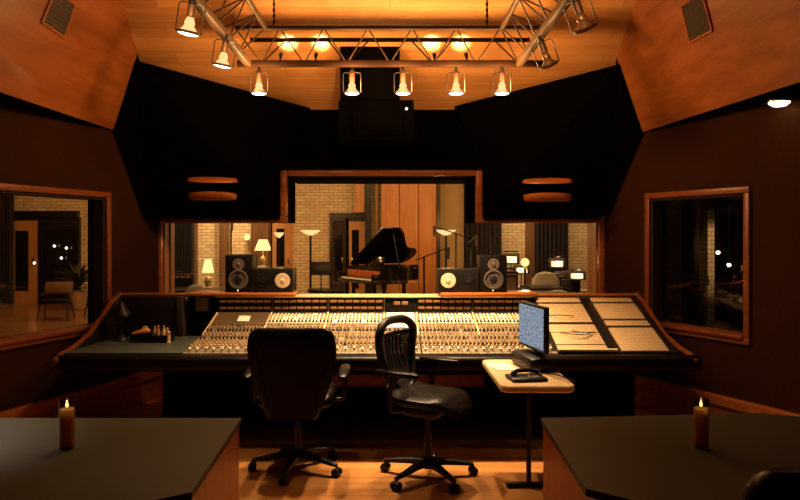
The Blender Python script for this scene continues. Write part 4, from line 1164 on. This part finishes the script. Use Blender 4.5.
def covered_chair(label, x, y, h_, rz):
    o = thing('covered_chair', label, 'chair', (x, y, 0), rz, 'chairs under pale covers')
    MB().ring_loft([sring((0, .18, z), (1, 0, 0), (0, 1, 0), a, b2, 2.5, 20) for z, a, b2 in ((.42, .24, .07), (.6, .25, .07), (h_ - .12, .22, .06), (h_ - .03, .14, .05), (h_, .05, .02))]).build('backrest', M_sheet, o)
    MB().bx(-.24, .24, -.22, .2, .40, .48, .03).build('seat', M_sheet, o)
    for a in (-.2, .2):
        for b2 in (-.18, .18): MB().cyl((a, b2, 0), (a, b2, .41), .016, seg=8).build('leg', M_blackmetal, o)
    return o
c0 = covered_chair('pale covered chair left of the dark drape in the right window', X(545, 11.7), 11.7, .98, R(170))
copy_tree(c0, 'pale covered chair nearest the glass at the right window', None, (X(562, 9.6), 9.6, 0), rz=R(150)).scale = (.85, .85, .86)
copy_tree(c0, 'pale covered chair low behind the left end of the speaker shelf', None, (X(195, 9.4), 9.4, 0), rz=R(-160)).scale = (.7, .85, .95)
# drum kit in silhouette right
dk = thing('drum_kit', 'dark drum kit low in front of the right stretch of brick', 'drum kit', (X(584, 10.8), 10.8, 0), R(-15))
MB().cyl((0, -.2, .30), (0, .2, .30), .29, seg=24).build('bass_drum', M_blackwood, dk)
for dx, dz in ((-.2, .70), (.2, .72)): MB().cyl((dx, 0, dz), (dx, 0, dz + .2), .15, seg=20).build('tom', M_blackwood, dk)
MB().cyl((.0, 0, .55), (.0, 0, .72), .02).cyl((-.2, 0, .72), (.2, 0, .72), .015).build('tom_mount', M_chrome, dk)
MB().lathe([(.21, 1.0), (.05, 1.025), (.01, 1.03), (.004, 1.02), (.205, .997)], (-.25, .25, 0)).cyl((-.25, .25, 0), (-.25, .25, 1.02), .012).build('cymbal', M_truss, dk)

# ------------------------------------------------------------------ lounge through the left window
def wood_chair(label, x, y, rz):
    o = thing('lounge_chair', label, 'chair', (x, y, 0), rz, 'chairs in the lounge')
    MB().bx(-.30, .30, -.26, .26, .40, .48, .03).build('seat', M_leather, o)
    MB().box((0, .27, .74), (.60, .05, .28), .02, (R(-12), 0, 0)).build('backrest', M_brown, o)
    for a in (-1, 1):
        MB().cyl((a * .27, -.23, .41), (a * .33, -.30, 0), .02, .015, 8).build('leg', M_blackwood, o)
        MB().cyl((a * .27, .23, .41), (a * .33, .30, 0), .02, .015, 8).build('leg', M_blackwood, o)
        MB().bx(a * .31 - .02, a * .31 + .02, -.22, .26, .58, .61, .01).build('arm', M_blackwood, o)
    return o
w0 = wood_chair('dark lounge chair on the lounge floor in front of the dark window', X(56, 12.9), 12.9, R(12)); w0.scale = (.82, .82, .80)
copy_tree(w0, 'second lounge chair, half hidden at the right edge of the left window', None, (X(80, 12.4), 13.4, 0), rz=R(-40))
pt = thing('potted_plant', 'dark leafy potted plant at the right edge of the left window', 'plant', (X(77, 14.6), 14.7, 0))
MB().lathe([(.14, 0), (.16, .02), (.20, .38), (.19, .40), (.15, .37)]).build('pot', M_seat, pt)
for k in range(60):
    a = random.uniform(0, 2 * PI); e = random.uniform(.1, 1.25); ln_ = random.uniform(.35, .65)
    d = Vector((math.cos(a) * math.cos(e), math.sin(a) * math.cos(e), math.sin(e))); b_ = Vector((0, 0, .40 + random.uniform(0, .25)))
    sd = d.cross(Vector((0, 0, 1))).normalized() * random.uniform(.03, .05); up_ = sd.cross(d).normalized() * .003
    tip = b_ + d * ln_ - Vector((0, 0, .08)); md = b_ + d * ln_ * .55
    MB().ring_loft([[b_ - up_, b_ + up_, b_ + up_ * 1.1], [md - sd - up_, md + sd - up_, md + up_ * 3], [tip - up_, tip + up_, tip + up_ * 1.1]]).build('leaf', M_green, pt)
# glowing dots standing in for reflections in the left window
sc0 = None
for lab, px, py in (('small lit sconce on the lounge door post, lowest of the lounge lights', 35, 263), ('small lit sconce high in the dark lounge window', 55, 246),
                    ('small lit sconce at the upper right of the lounge window', 67, 248), ('brightest small sconce in the middle of the lounge window', 62, 258)):
    y = BW - .12; p = P(px, py, y)
    if sc0 is None:
        sc0 = thing('sconce', lab, 'lamp', p, 0, 'small lit sconces in the lounge')
        MB().sphere((0, -.03, 0), .028, 12).build('bulb', M_bulb, sc0)
        MB().cyl((0, -.01, 0), (0, .10, 0), .025).build('holder', M_blackmetal, sc0)
    else: copy_tree(sc0, lab, None, p)

# ------------------------------------------------------------------ dark room through the right window
yy = 11.0
x = X(711, yy)
struct('trim_14', MB().bx(x - .055, x + .055, yy, yy + .3, 0, 2.0), M_brick)
struct('trim_15', MB().bx(X(690, yy) - .05, X(690, yy) + .06, yy - .2, yy + .2, 0, 3.6), M_darkwall)
for i, (px, py) in enumerate(((718, 252.5), (729, 265))):  # glowing balls added in place of reflections in the glass
    p = P(px, py, yy - .4)
    o = thing('pendant_bulb', ['upper small bare bulb glowing beyond the right window', 'lower small bare bulb glowing beyond the right window'][i], 'lamp', p, 0, 'bare bulbs beyond the right window')
    MB().sphere((0, 0, 0), .030, 12).build('bulb', M_bulb, o)
    MB().cyl((0, 0, .02), (0, 0, .07), .016).build('socket', M_blackmetal, o)
    MB().cyl((0, 0, .07), (0, 0, 4.1 - p.z), .004, seg=6).build('cord', M_blackmetal, o)
